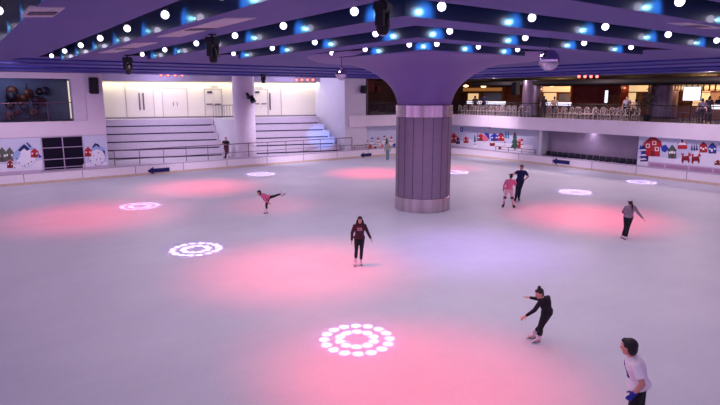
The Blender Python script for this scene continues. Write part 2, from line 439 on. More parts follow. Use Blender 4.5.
moving_head(213.5, 36, 62.5, 14.6, 'black moving stage light hanging left of the column above the bleachers', .3)
moving_head(382.5, -1, 34, 9.3, 'large black moving stage light at top centre, nearest the camera', .29)
moving_head(128.5, 57, 74, 22.4, 'black stage light hanging right of the wall speaker at left', .3)
moving_head(263.5, 71.5, 83, 38.0, 'small black stage light hanging before the cream doors right of the pillar', .34)
# twin spots bolted to the bay pillar
def twin_spot():
    p = aty(249.5, 97, YB + .25)
    t = thing('pillar_spotlight', 'black twin spotlight clamped on the white bleacher pillar', 'spotlight', (p.x, p.y, p.z))
    MB().tube((0, .12, -.1), (0, -.1, -.1), .03, BLACK).tube((-.25, -.1, -.1), (.12, -.1, -.1), .025, BLACK).build('bracket', t)
    for dx, dz, s in ((-.22, .12, .8), (.1, -.12, 1.15)):
        h = MB(); h.tube((dx, -.05, dz + .16 * s), (dx + .05, -.3, dz - .2 * s), .12 * s, BLACK, .17 * s, 14)
        h.tube((dx + .05, -.3, dz - .2 * s), (dx + .055, -.31, dz - .215 * s), .14 * s, GLS, None, 14); h.build('lamp_head', t, True)
twin_spot()
REDL = mat('red_lens', (255, 120, 110), .4, emit=(255, 110, 100), es=3.5)
def spot_bar(xs, y, d, label):
    ps = [atd(x, y, d) for x in xs]
    p0 = sum(ps, Vector()) / len(ps)
    t = thing('spotlight_bar', label, 'spotlight bar', tuple(p0), 0, 'bars of four red lit spotlights')
    L = MB(); ax = (ps[-1] - ps[0]).normalized(); ax.z = 0
    a, b = ps[0] - p0 - ax * .3, ps[-1] - p0 + ax * .3
    L.tube(a + Vector((0, 0, .32)), b + Vector((0, 0, .32)), .035, BLACK)
    for q in (a * .7, b * .7): L.tube(q + Vector((0, 0, .32)), q + Vector((0, 0, ZC - p0.z)), .02, BLACK)
    L.build('bar', t)
    cd = Vector((-p0.x, -p0.y, -1.2)).normalized()
    for p in ps:
        q = p - p0
        h = MB(); h.tube(q - cd * .22, q + cd * .02, .11, BLACK, .14, 14); h.tube(q, q + Vector((0, 0, .3)), .02, BLACK); c_ = h.build('spotlight', t, True)
        MB().tube(q + cd * .015, q + cd * .03, .095, REDL, None, 14).build('lens', c_)
spot_bar([161, 168, 175, 182], 74.8, 37.0, 'row of four red spotlights over the left bleachers')
spot_bar([296.5, 302, 307.5, 313], 79.8, 40.5, 'row of four red spotlights over the right bleachers')
spot_bar([579, 585, 591, 597], 76.5, 37.0, 'row of four red spotlights over the bar at right')
# ---------------------------------------------------------------- mirror balls
def mirror_ball(xp, yp, d, r, label):
    p = atd(xp, yp, d); top = (7.02 if d < 17 else 6.5) - p.z
    t = thing('mirror_ball', label, 'mirror ball', tuple(p), 0, 'mirror balls')
    n = 22; v = MB(); MIR = mat('mirror_facet', (190, 180, 205), .12, 1, var=.3, scale=30)
    v.ball((0, 0, 0), r, MIR, 28, 18); v.build('ball', t)
    MB().tube((0, 0, r * .97), (0, 0, r * 1.12), r * .16, STEEL).tube((0, 0, r), (0, 0, top), .012, BLACK).build('hanger', t)
mirror_ball(549, 60, 15.6, .275, 'large mirror ball hanging right of the column')
mirror_ball(341.5, 74.5, 22, .22, 'small mirror ball hanging left of the column')
# ---------------------------------------------------------------- speakers
def speaker(p, rotz, w, h, dp, label, tilt=.15):
    t = thing('wall_speaker', label, 'speaker', tuple(p), rotz, 'black wall speakers')
    T = Matrix.Rotation(tilt, 4, 'X')
    MB().box((-w / 2, -dp, -h / 2), (w / 2, -.06, h / 2), BLACK, T, bev=.03).build('cabinet', t)
    MB().box((-w / 2 + .03, -dp - .015, -h / 2 + .03), (w / 2 - .03, -dp + .005, h / 2 - .03), mat('speaker_grille', (24, 22, 32), .8, var=.3, scale=60), T).build('grille', t)
    MB().box((-.06, -.12, -.08), (.06, .05, .08), BLACK).build('bracket', t)
p = aty(92.8, 85, YW - .15); speaker(p, 0, .48, .92, .42, 'tall black speaker on the white pillar at left')
p = aty(361.5, 89, YB + .28); speaker(p, .3, .45, .6, .4, 'black speaker on the wall just left of the column')
# ---------------------------------------------------------------- bleachers
RISE, RUN, NT = .52, .48, 5
def bleacher(s0, s1, label, cut=None):
    p = bq(s0, 0, .6)
    t = thing('bleacher', label, 'bleacher', tuple(p), BR, 'grandstands behind the left barrier')
    L = s1 - s0
    for i in range(NT):
        z = ZL - RISE * i; y0 = -RUN * i
        back = 1.09 if i == 0 else .25
        e = MB(); ex = L if cut is None else L + cut * (RUN * (i + 1))
        e.box((0, y0 - RUN + .004, 0), (ex, y0 + back, z - .6 - .1), CONC)
        e.build('tier_riser', t)
        e = MB(); e.box((0, y0 - RUN, z - .6 - .1), (ex, y0 + back, z - .6), CONC, bev=.008); e.build('tier_tread', t)
        e = MB(); e.box((.15, y0 - RUN - .004, max(0, z - .6 - RISE)), (ex - .12, y0 - RUN + .01, max(0, z - .6 - RISE) + .09), DARKLINE); e.build('painted_shadow_line', t)  # dark strip painting the shadow line at the riser's foot
    return t
s_l = onq(100, 118)[0]; s_1 = onq(211, 117)[0]; s_2 = onq(236, 117)[0]; s_3 = onq(314.5, 117)[0]
bleacher(s_l, s_1, 'wide grey tiered bleachers left of the white pillar', .2)
bleacher(s_2, s_3, 'grey tiered bleachers right of the white pillar', .55)
# parapet block beside the stair, bay pillar
ua, ub = aty(234.5, 140, YB + .45).x, aty(256, 140, YB + .45).x
w = MB()
pa, pb_ = bq(s_1, -.3, 0), bq(s_2 + .4, -.3, 0); fa = bq(s_1 + .55, 2.55, 0)
w.prism([(pa.x, pa.y), (pb_.x, pb_.y), (ub - .2, YB + 1.2), (ua + .4, YB + 1.2), (fa.x, fa.y)], .6, ZL + .02, mat('parapet_paint', (206, 204, 214), .6, var=.03))
struct(w.build('wall_parapet'))
pc_ = aty(245.3, 140, YB + 1.2); w = MB().lathe([(.76, .6), (.76, ZC + .05)], (pc_.x, pc_.y, 0), WHITE, 40)
struct(w.build('wall_pillar', None, True))
# parapet railing
r0, r1 = onq(213, 110)[0], onq(235, 110)[0]
t = thing('parapet_railing', 'thin grey upright bar railing on top of white parapet', 'railing', tuple(bq(r0, .1, ZL + .02)), BR)
RAILM = mat('grey_rail_metal', (112, 100, 112), .4, .8)
MB().tube((0, 0, .95), (r1 - r0, 0, .95), .025, RAILM).build('top_rail', t)
MB().tube((0, 0, .1), (r1 - r0, 0, .1), .02, RAILM).build('bottom_rail', t)
for i in range(9):
    x = (r1 - r0) * i / 8; MB().tube((x, 0, 0), (x, 0, .95), .014, RAILM).build('baluster', t)
# doors on the cream wall
def door(n, xa, xb, yt, split, bar=False, sign=False, hand=()):
    sa, sb = onq(xa, 110, -1.2)[0], onq(xb, 110, -1.2)[0]; zt_ = onq((xa + xb) / 2, yt, -1.2)[1]
    p = bq(sa, -1.2, ZL + .0)
    o = bpy.data.objects.new('door_%d' % n, None); C.objects.link(o); o.location = p; o.rotation_euler.z = BR; struct(o)
    W, Hh = sb - sa, zt_ - ZL
    LEAF = mat('door_leaf', (218, 213, 196), .5, var=.02); FR = mat('door_frame', (176, 170, 162), .5)
    f = MB(); f.box((-.05, -.05, 0), (.0, .0, Hh), FR).box((W, -.05, 0), (W + .05, 0, Hh), FR).box((-.05, -.05, Hh), (W + .05, 0, Hh + .07), FR); f.build('frame', o)
    for i in range(split):
        a, b_ = W * i / split, W * (i + 1) / split
        lf = MB().box((a + .01, -.03, .01), (b_ - .01, 0, Hh), LEAF).build('leaf', o)
        if bar: MB().box((a + .08, -.09, Hh * .46), (b_ - .08, -.05, Hh * .5), RAILM).build('push_bar', lf)
        if not bar and not hand: MB().tube((b_ - .14 if i == 0 else a + .14, -.07, Hh * .42), (b_ - .14 if i == 0 else a + .14, -.07, Hh * .55), .02, RAILM).build('handle', lf)
    if sign: MB().box((W * .15, -.07, Hh - .3), (W * .45, -.03, Hh - .12), mat('door_sign', (70, 66, 76), .6)).build('sign_plate', o)
    for hx in hand:
        s_, z1 = onq(hx, 93, -1.2); z0 = onq(hx, 110, -1.2)[1]
        MB().tube((s_ - sa, -.09, z0 - ZL), (s_ - sa, -.09, z1 - ZL), .05, RAILM).build('long_handle', o)
door(1, 163.5, 187.5, 89, 2)
door(2, 205.5, 222, 89.5, 2, True, True)
door(3, 253.5, 267.5, 89.5, 2, True, True)
door(4, 127, 154, 84, 2, hand=(139, 143))
door(5, 268.6, 281, 87, 1, hand=(269.6,))
# little downlights in the bay soffit
DL = mat('downlight_lens', (255, 246, 226), .4, emit=(255, 240, 214), es=9)
for i, (x, y) in enumerate(((108, 72.5), (150, 73.6), (193, 74.4), (214, 74), (225, 74.8))):
    p = atz(x, y, ZC - .02)
    if p.length > 60: continue
    t = thing('downlight', f'{ORD[i]} small round downlight from the left in bleacher soffit', 'downlight', (p.x, p.y, ZC - .02), 0, 'downlights over the bleachers')
    MB().lathe([(.13, 0), (.13, -.03), (.09, -.03)], (0, 0, 0), WHITE, 16).build('rim', t)
    MB().lathe([(.09, -.02), (.085, -.035), (.01, -.035)], (0, 0, 0), DL, 16).build('lens', t)
# wall-mounted signs over doors
for i, (x, y) in enumerate(((214.5, 85), (260, 86))):
    s_, z = onq(x, y, -1.15); p = bq(s_, -1.15, z)
    t = thing('exit_sign', ['small pale green sign above doors left of pillar', 'small pale green sign above doors right of pillar'][i], 'sign', tuple(p), BR)
    MB().box((-.3, -.04, -.11), (.3, .02, .11), mat('sign_case', (200, 206, 200), .5)).build('case', t)
    MB().box((-.2, -.05, -.05), (-.05, -.04, .05), mat('sign_green', (120, 170, 140), .5, emit=(120, 170, 140), es=.6)).box((.05, -.05, -.05), (.2, -.04, .05), MATS['sign_green']).build('symbol', t)
# ---------------------------------------------------------------- handrail behind the left barrier
YH = YB + .24
RAIL = mat('handrail_steel', (120, 92, 112), .35, .7)
x0r, x1r = 7.9, 25.6
t = thing('barrier_handrail', 'long steel handrail on posts before the bleachers', 'handrail', (x0r, YH, .62))
L = x1r - x0r
MB().tube((0, 0, 1.0), (L, 0, 1.0), .03, RAIL).build('top_rail', t)
MB().tube((0, 0, .42), (L, 0, .42), .018, RAIL).build('middle_rail', t)
for i in range(13):
    MB().tube((L * i / 12, 0, 0), (L * i / 12, 0, 1.0), .025, RAIL).build('post', t)
# low tube rails at the banners near the corner
def low_rail(pts, label):
    t = thing('low_handrail', label, 'handrail', (*pts[0], .62), 0)
    V = [Vector((p[0] - pts[0][0], p[1] - pts[0][1], 0)) for p in pts]
    MB().path([v + Vector((0, 0, .36)) for v in V], .025, RAIL).build('top_rail', t)
    MB().path([v + Vector((0, 0, .16)) for v in V], .015, RAIL).build('lower_rail', t)
    for v in V[::1]: MB().tube(v, v + Vector((0, 0, .38)), .022, RAIL).build('post', t)
low_rail([(25.8 + i * 1.2, YH) for i in range(3)], 'low steel rail before banner left of the column')
low_rail([(XR + .24, 25.7 + i * 1.25) for i in range(4)], 'low steel rail before banner right of the column')
# ---------------------------------------------------------------- dark gridded window in the white block
o = bpy.data.objects.new('window_1', None); C.objects.link(o); struct(o)
xa, xb = aty(42, 150, YW).x, aty(83, 150, YW).x; o.location = (xa, YW - .13, .7)
W_, H_ = xb - xa, 1.88
DG_ = mat('dark_glass', (16, 8, 34), .6, spec=.15)
MB().box((0, .0, 0), (W_, .12, H_), DG_).build('pane', o)
f = MB(); FRM = mat('window_bar', (176, 160, 188), .5)
for i in range(3): f.box((W_ * i / 2 - .025, -.03, 0), (W_ * i / 2 + .025, .01, H_), FRM)
for z in (0, .14, .62, 1.28, H_): f.box((0, -.03, z - .02), (W_, .01, z + .02), FRM)
f.build('window_frame', o)
# ---------------------------------------------------------------- balcony: balustrade, decoration cluster
t = thing('balcony_balustrade', 'glass balustrade with steel top rail across left balcony', 'balustrade', (-3, YW + .2, 3.45))
GLASS = bpy.data.materials.new('clear_glass'); GLASS.use_nodes = True
nt = GLASS.node_tree; nt.nodes.clear()
o_ = nt.nodes.new('ShaderNodeOutputMaterial'); mx = nt.nodes.new('ShaderNodeMixShader'); tr = nt.nodes.new('ShaderNodeBsdfTransparent'); gl = nt.nodes.new('ShaderNodeBsdfGlossy')
fr = nt.nodes.new('ShaderNodeFresnel'); fr.inputs['IOR'].default_value = 1.25
gl.inputs['Roughness'].default_value = .03; tr.inputs['Color'].default_value = (.88, .9, .95, 1)
nt.links.new(fr.outputs[0], mx.inputs[0]); nt.links.new(tr.outputs[0], mx.inputs[1]); nt.links.new(gl.outputs[0], mx.inputs[2]); nt.links.new(mx.outputs[0], o_.inputs[0])
MB().tube((0, 0, 1.06), (9.6, 0, 1.06), .03, RAIL).build('top_rail', t)
for i in range(6): MB().tube((i * 1.9, 0, 0), (i * 1.9, 0, 1.06), .025, RAIL).build('post', t)
for i in range(5): MB().box((i * 1.9 + .06, -.008, .06), (i * 1.9 + 1.84, .008, .98), GLASS).build('glass_panel', t)
pb0 = aty(28, 100, YW + 2.6)
t = thing('decoration_cluster', 'dark cluster of round red and brown decorations inside left balcony', 'decoration', (pb0.x, pb0.y, 3.45))  # balls standing in for an unclear dark red and brown group
rnd = random.Random(3)
cols_ = [mat('deco_red', (96, 26, 30), .5), mat('deco_brown', (84, 44, 30), .5), mat('deco_dark', (30, 18, 30), .6), mat('deco_tan', (130, 84, 66), .5), mat('deco_blue', (40, 36, 60), .5)]
for i in range(20):
    q = ((i % 5 - 2) * .46 + rnd.uniform(-.22, .22), rnd.uniform(-.25, .25), .35 + (i // 5) * .46 + rnd.uniform(-.16, .16)); r = rnd.uniform(.15, .3)
    b_ = MB().ball(q, (r, r * .8, r), cols_[rnd.choice((0, 0, 1, 2, 2, 3, 4))], 14, 9); b_.ball((q[0], q[1] - r * .7, q[2] - .02), r * .35, cols_[rnd.randrange(5)], 10, 7)
    b_.build('decoration_ball', t, True)
MB().box((-1.0, -.25, 0), (1.0, .25, .1), cols_[2]).tube((0, .1, .05), (0, .1, 2.2), .03, cols_[2]).build('stand', t)
for i, (x, y) in enumerate(((23, 81.2), (29.5, 80.2))):
    p = atz(x, y, 5.95)
    p = aty(x, y, YW + 1.6); 
    t = thing('balcony_downlight', ['left one of two small bright downlights over balcony', 'right one of two small bright downlights over balcony'][i], 'downlight', (p.x, p.y, 5.95), 0)
    MB().lathe([(.13, 0), (.13, -.03), (.1, -.03)], (0, 0, 0), WHITE, 16).build('rim', t)
    MB().lathe([(.1, -.02), (.09, -.04), (.01, -.04)], (0, 0, 0), DL, 16).build('lens', t)
# upright lit strip on the balcony side wall
p = Vector((6.22, YW + 3.0, 3.45)); t = thing('light_strip', 'upright pale light strip at right end of the balcony', 'light', tuple(p))
MB().box((-.03, -.06, .05), (.03, .06, 2.35), mat('strip_glow', (255, 240, 214), .5, emit=(255, 236, 205), es=.8)).build('tube', t)
MB().box((-.04, -.07, 0), (.04, .07, .05), STEEL).box((-.04, -.07, 2.35), (.04, .07, 2.4), STEEL).build('end_cap', t)
# ---------------------------------------------------------------- printed winter banners (each one flat board)
PAL = {'sky': (196, 202, 226), 'snow': (226, 226, 240), 'red': (176, 32, 44), 'dred': (128, 20, 36), 'blue': (36, 54, 158), 'navy': (26, 30, 92), 'green': (52, 84, 70), 'olive': (84, 92, 82), 'teal': (60, 130, 160),
       'pink': (216, 120, 140), 'white': (240, 238, 244), 'brown': (90, 56, 50), 'skin': (222, 160, 140), 'lblue': (150, 176, 222), 'lilac': (196, 176, 204), 'mauve': (176, 138, 170)}
INK = {k: mat('ink_' + k, v, .55, var=.04, scale=4) for k, v in PAL.items()}
class Banner:
    def __init__(s, axis, plane, sgn=-1): s.ax, s.pl, s.sg, s.mb, s.k = axis, plane, sgn, MB(), 0
    def P(s, x, y):
        p = aty(x, y, s.pl) if s.ax == 'y' else atx(x, y, s.pl)
        return (p.x if s.ax == 'y' else p.y), p.z
    def raw(s, pts, col, lay=1):
        d = s.pl - .004 * lay - .0006 * s.k * .1; s.k += 1
        vs = [(a, d, z) if s.ax == 'y' else (d, a, z) for a, z in pts]
        s.mb.add(vs, [tuple(range(len(vs)))], INK[col])
    def poly(s, pts, col, lay=1): s.raw([s.P(*q) for q in pts], col, lay)
    def rect(s, x0, y0, x1, y1, col, lay=1): s.poly([(x0, y0), (x1, y0), (x1, y1), (x0, y1)], col, lay)
    def disc(s, x, y, rx, ry, col, lay=1, n=16): s.poly([(x + rx * math.cos(2 * PI * i / n), y + ry * math.sin(2 * PI * i / n)) for i in range(n)], col, lay)
    def house(s, x, y, w, h, wall, roof='white', lay=2):           # x centre, y base
        s.rect(x - w / 2, y - h * .6, x + w / 2, y, wall, lay)
        s.poly([(x - w * .62, y - h * .55), (x, y - h), (x + w * .62, y - h * .55)], roof, lay + 1)
        s.poly([(x - w * .42, y - h * .55), (x, y - h * .88), (x + w * .42, y - h * .55)], wall, lay + 2)
        s.rect(x - w * .12, y - h * .3, x + w * .12, y, 'brown', lay + 2)
        for q in (-.3, .3): s.rect(x + w * (q - .1), y - h * .5, x + w * (q + .1), y - h * .35, 'white', lay + 2)
    def tree(s, x, y, w, h, col='green', lay=2):
        s.rect(x - w * .08, y - h * .15, x + w * .08, y, 'brown', lay)
        for k in range(3):
            s.poly([(x - w * (.5 - .12 * k), y - h * (.12 + .25 * k)), (x, y - h * (.55 + .225 * k)), (x + w * (.5 - .12 * k), y - h * (.12 + .25 * k))], col, lay + 1 + k)
    def snowman(s, x, y, h, hat='red', lay=3):
        s.disc(x, y - h * .25, h * .25, h * .27, 'white', lay); s.disc(x, y - h * .62, h * .17, h * .18, 'white', lay + 1)
        s.rect(x - h * .17, y - h * .52, x + h * .17, y - h * .44, hat, lay + 2)
        s.poly([(x - h * .16, y - h * .74), (x + h * .16, y - h * .74), (x + .02 * h, y - h)], hat, lay + 2)
        s.rect(x - h * .08, y - h * .66, x - h * .03, y - h * .61, 'navy', lay + 2); s.rect(x + h * .03, y - h * .66, x + h * .08, y - h * .61, 'navy', lay + 2)
    def done(s, a0, a1, z0, z1, label, bg='sky'):
        o = (a0, s.pl, z0) if s.ax == 'y' else (s.pl, a0, z0)
        b = MB()
        if s.ax == 'y': b.box((a0, s.pl, z0), (a1, s.pl + .04, z1), INK[bg])
        else: b.box((s.pl, a0, z0), (s.pl + .04, a1, z1), INK[bg])
        for m_ in s.mb.mats: b.m(m_)
        off = len(b.v); b.v += s.mb.v; b.f += [tuple(i + off for i in f) for f in s.mb.f]; b.mi += [b.m(s.mb.mats[k]) for k in s.mb.mi]
        ob = b.build('wall_banner', None, origin=o); tag(ob, label, 'banner', 'winter village banners'); return ob
# far left banner
B = Banner('y', YW - .13)
def snowband(B, pts, col='snow', lay=1): B.poly(pts, col, lay)
B.poly([(-40, 168), (-10, 163), (12, 165), (42, 160), (42, 171.5), (-40, 178)], 'snow')
for x, y, w_, h_ in ((-14, 164, 9, 14), (2, 162, 9, 15), (9.5, 161, 8, 14)): B.house(x, y, w_, h_, 'olive', 'olive')
B.disc(26, 156, 11, 11.5, 'lblue', 2); B.disc(26, 158, 10, 9, 'snow', 3)
B.poly([(18, 150), (24, 144), (30, 149), (27, 151), (24, 148), (20, 152)], 'navy', 4)
B.poly([(27, 142), (31.5, 146.5), (30, 147.5), (26, 143)], 'navy', 4)
B.house(34.5, 157.5, 7.5, 9.5, 'red', 'red', 4); B.poly([(38, 153), (42, 157), (39, 158)], 'blue', 5)
B.poly([(12, 158), (16, 150), (21, 153), (18, 160)], 'lblue', 3)
B.house(10, 168, 6, 9, 'dred', 'pink', 5)
for x, y in ((16, 158), (19, 162), (28, 163), (24, 165), (31, 161), (14, 167)): B.rect(x, y, x + 1, y + 1.3, 'navy', 6)
B.poly([(-40, 174.6), (42, 169.5), (42, 171.6), (-40, 177.5)], 'lilac', 6)
xa_, xb_ = -3.5, aty(41.6, 150, YW - .13).x
B.done(xa_, xb_, .72, 2.6, 'winter village banner at far left, left of the dark gridded window')
B = Banner('y', YW - .13)
B.poly([(83, 164), (95, 161), (107, 162), (107, 167.5), (83, 169)], 'snow')
B.disc(97, 156, 9, 10, 'lblue', 2); B.disc(97, 157.5, 8, 8, 'snow', 3)
B.house(88, 156.5, 6.5, 10, 'red', 'red', 4)
B.poly([(92, 147), (95, 143), (98, 144), (101, 147), (100, 148), (96, 145.5), (93, 148)], 'navy', 4)
B.poly([(99, 146), (105, 148), (104.5, 155), (103, 152), (100, 149)], 'lblue', 5); B.poly([(102.5, 150), (105, 151), (104.5, 155)], 'navy', 6)
for x, y in ((93, 155), (96, 159), (100, 158), (95, 164), (101, 162), (90, 160), (98, 152)): B.rect(x, y, x + 1, y + 1.2, 'blue', 6)
B.poly([(83, 167), (107, 165), (107, 166.5), (83, 168.6)], 'lilac', 6)
B.done(aty(83.3, 150, YW - .13).x, uR - .02, .72, 2.6, 'small winter banner between dark gridded window and the bleachers')
# banner left of the column (left wall, near the corner)
B = Banner('y', YB + .76)
B.poly([(353, 150), (365, 145), (380, 147), (400, 144), (400, 156), (353, 158)], 'snow')
B.poly([(353, 141), (356, 131), (360, 133), (366, 139), (362, 140.5), (353, 139)], 'red', 3)
B.house(357, 150, 6, 10, 'red', 'white', 2)
for x, y, h_, ht in ((367, 148, 8, 'red'), (372, 146, 9, 'blue'), (378, 147, 10, 'red'), (384, 144, 9, 'dred'), (391, 146, 10, 'red'), (362, 152, 8, 'blue')): B.snowman(x, y, h_, ht)
for x, y, w_, c_ in ((370, 150, 5, 'red'), (382, 150, 6, 'pink'), (375, 152, 5, 'dred'), (388, 150, 6, 'red'), (394, 149, 5, 'blue')): B.house(x, y, w_, 7, c_, 'white', 6)
B.tree(386.5, 147, 5, 10, 'green', 5)
B.rect(358, 145, 360, 152, 'navy', 6); B.poly([(366, 127.5), (367.5, 126.6), (367, 129.5)], 'pink', 4)
B.done(25.75, 31.5, .66, 2.45, 'busy winter village banner just left of the column')
# banner right of the column
B = Banner('x', XF + .66)
B.poly([(440, 146), (470, 139), (500, 143), (533, 145), (533, 157), (440, 152)], 'snow')
for x, y, w_, h_, c_ in ((454, 143, 6, 11, 'red'), (458, 144, 4, 8, 'navy'), (466, 143, 5, 7, 'red')): B.house(x, y, w_, h_, c_, 'pink')
B.tree(475, 142, 3, 8, 'teal'); B.tree(478, 141, 2.6, 9, 'teal')
B.house(481, 141, 8, 8, 'red', 'pink'); B.disc(486, 138, 3.4, 3.4, 'pink', 4); B.poly([(484, 133), (489, 133), (490, 140), (486.5, 136)], 'blue', 5)
B.house(494.5, 141, 7, 8, 'blue', 'blue'); B.house(501, 141, 7, 8.5, 'red', 'blue'); B.tree(506, 139, 3, 9, 'teal'); B.tree(508.5, 139, 2.4, 9, 'teal')
B.rect(490, 142.5, 495, 146, 'dred', 4); B.rect(491, 141.5, 494, 143, 'white', 5)
B.snowman(475, 148, 8, 'blue'); B.snowman(505, 149, 8, 'red'); B.disc(500, 148, 1.5, 1.6, 'dred', 5)
B.tree(515, 150, 9, 19, 'green'); B.disc(515, 134, .8, .8, 'red', 8)
B.snowman(522, 150, 12, 'red', 6); B.rect(518.5, 141, 521, 148, 'red', 9); B.disc(519.5, 139.5, 1.3, 1.3, 'skin', 10)
B.rect(460.5, 127.4, 463.3, 131.8, 'blue', 4); B.poly([(461.2, 129), (462.4, 128.4), (462.4, 130.6), (461.2, 130)], 'white', 5)
for k in range(4): B.rect(464.3 + k * 1.4, 128.9, 465.3 + k * 1.4, 130.3, 'lblue', 4)
B.poly([(489, 127.5), (490.6, 126.8), (490, 129.6)], 'dred', 4)
B.done(25.95, 35.9, .64, 2.4, 'winter village banner with dark green tree right of the column')
# big banner at right
B = Banner('x', XF + .26)
B.poly([(637, 160), (650, 156), (675, 159), (700, 150), (760, 156), (760, 176), (637, 167)], 'snow')
B.poly([(640, 161.5), (642.5, 145), (649.5, 148), (648, 161.5)], 'navy', 2)
for x, y, w_, h_ in ((641, 152, 6, 7), (643, 158, 8, 8)): B.tree(x, y, w_, h_, 'blue', 3)
for y in (150, 155, 159): B.poly([(638, y), (645, y - 1), (647, y + .6), (639, y + 1)], 'snow', 7)
B.poly([(644, 143), (653, 135.5), (661, 142), (662.5, 146.5), (660, 147), (660, 156.5), (645.5, 156), (646, 146.5), (643, 145)], 'red', 4)
B.poly([(643, 143.5), (653, 135), (663, 143), (653, 138.5)], 'dred', 5)
for x, y in ((648, 145.7), (654.5, 143), (657, 149)): B.rect(x - 2, y - 2, x + 2, y + 2, 'white', 6); B.rect(x - 1.2, y - 1.3, x + 1.2, y + 1.3, 'red', 7)
B.rect(651, 151, 655, 156.3, 'dred', 6)
B.poly([(661, 146.5), (666, 144.5), (669, 149), (665, 152.5), (662, 151)], 'blue', 4)
B.house(672.3, 158.5, 8, 14, 'olive', 'green'); B.rect(671, 151, 673.6, 153.5, 'white', 6)
B.house(682.5, 149, 9.5, 12, 'red', 'white'); B.rect(678.5, 144.5, 687, 149, 'red', 6); B.poly([(678, 145), (682.5, 137), (687, 145)], 'white', 7); B.rect(681.5, 139.5, 683.5, 142.5, 'blue', 8)
B.poly([(678.5, 137.5), (680.5, 137.2), (680, 139.6)], 'dred', 8)
for x in (692, 694.5, 697): B.tree(x, 151, 2.6, 7, 'navy')
B.house(703.5, 152.5, 8, 11, 'red', 'dred'); B.house(712.5, 153.5, 8, 11, 'blue', 'navy'); B.rect(702.5, 148, 704.5, 150, 'white', 7); B.rect(711, 149, 713, 151.5, 'white', 7)
for x, y in ((686, 160.5), (696, 161)):                        # two deer-like shapes
    B.poly([(x - 4, y - 4), (x + 3, y - 5), (x + 4, y), (x + 3, y + 3), (x + 1.5, y), (x - 2, y), (x - 3, y + 3.5), (x - 4.5, y + 1)], 'dred', 5)
    B.poly([(x + 2, y - 5), (x + 3.2, y - 8.5), (x + 5, y - 6), (x + 5, y - 4)], 'red', 6); B.poly([(x - 3.6, y - 4), (x - 5, y - 8), (x - 3, y - 6.5), (x - 2, y - 8), (x - 2.2, y - 4)], 'red', 6)
B.house(718, 165, 7, 6, 'dred', 'white'); B.house(738, 158, 9, 12, 'red', 'white'); B.tree(728, 158, 7, 14, 'green')
B.poly([(648, 161.2), (760, 172), (760, 179), (648, 167)], 'lilac', 5)
for x0, x1 in ((650, 664), (666, 688), (690, 712), (714, 740)):
    f_ = lambda x: 161.6 + (x - 648) * .0955
    B.poly([(x0, f_(x0) + .9), (x1, f_(x1) + .9), (x1, f_(x1) + 4.8), (x0, f_(x0) + 4.8)], 'mauve', 6)
B.done(7.0, 18.2, .72, 2.55, 'large winter banner with big red house at right', 'sky')
# ---------------------------------------------------------------- blue arrow signs on the boards
ARB = mat('arrow_blue', (16, 18, 92), .5)
def arrow(x, y, L, H, axis, label):
    p = aty(x, y, YB - .03) if axis == 'y' else atx(x, y, XR - .03)
    m_ = MB(); sh = [(-.5, 0), (-.22, .5), (-.22, .26), (.5, .26), (.5, -.26), (-.22, -.26), (-.22, -.5)]
    n = len(sh)
    if axis == 'y': A_ = [(a * L, -.004, b_ * H) for a, b_ in sh]; B_ = [(a * L, .028, b_ * H) for a, b_ in sh]
    else: A_ = [(-.004, -a * L, b_ * H) for a, b_ in sh]; B_ = [(.028, -a * L, b_ * H) for a, b_ in sh]
    m_.add(A_ + B_, [tuple(range(n)), tuple(range(n, 2 * n))[::-1]] + [(i, (i + 1) % n, n + (i + 1) % n, n + i) for i in range(n)], ARB)
    tag(m_.build('arrow_sign', None, loc=tuple(p)), label, 'sign', 'blue direction arrows on the boards')
arrow(158.5, 170.3, 1.4, .48, 'y', 'blue left-pointing arrow on board below the left bleachers')
arrow(366, 155, 1.1, .46, 'y', 'blue left-pointing arrow on board just left of the column')
arrow(560.5, 161.8, 1.4, .48, 'x', 'blue left-pointing arrow on board below the right seat row')
# ---------------------------------------------------------------- row of dark seats in the right recess
SEATM = mat('dark_seat_plastic', (20, 16, 44), .5)
def seat_proto(loc, lab):
    t = thing('spectator_seat', lab, 'seat', loc, PI / 2, 'dark seats in the right recess')
    MB().box((-.2, -.24, .08), (.2, .16, .13), SEATM, bev=.015).build('seat', t)
    MB().box((-.21, .14, .1), (.21, .19, .36), SEATM, Matrix.Rotation(-.12, 4, 'X'), bev=.02).build('backrest', t)
    MB().box((-.03, -.05, 0), (.03, .05, .08), BLACK).box((-.12, -.16, 0), (.12, .16, .03), BLACK).build('pedestal', t)
    return t
seat0 = None
for i in range(15):
    v = 24.95 - i * .465
    lab = f'dark seat in row under right balcony, {ORD[i]} from its left end'
    loc = (XF + .5, v, .6)
    if seat0 is None: seat0 = seat_proto(loc, lab); seat0.rotation_euler.z = -PI / 2
    else: dup(seat0, loc, -PI / 2, lab)
# ---------------------------------------------------------------- mezzanine: balustrade, columns, chairs, tables, bar
t = thing('bar_balustrade', 'low glass balustrade with dark rail along the right bar terrace', 'balustrade', (XF + .05, 33.9, 3.34))
n = 14; Lb = 30.0
MB().tube((0, 0, .98), (0, -Lb, .98), .03, BLACK).build('top_rail', t)
for i in range(n + 1): MB().tube((0, -Lb * i / n, 0), (0, -Lb * i / n, .98), .02, BLACK).build('post', t)
for i in range(n): MB().box((-.006, -Lb * i / n - .05, .05), (.006, -Lb * (i + 1) / n + .05, .92), GLASS).build('glass_panel', t)
t = thing('corner_balustrade', 'glass balustrade with dark rail on terrace left of column', 'balustrade', (27.3, YB + .25, 3.32))
MB().tube((0, 0, .98), (6.8, 0, .98), .03, BLACK).build('top_rail', t)
for i in range(5): MB().tube((1.7 * i, 0, 0), (1.7 * i, 0, .98), .02, BLACK).build('post', t)
for i in range(4): MB().box((1.7 * i + .05, -.006, .05), (1.7 * i + 1.65, .006, .92), GLASS).build('glass_panel', t)
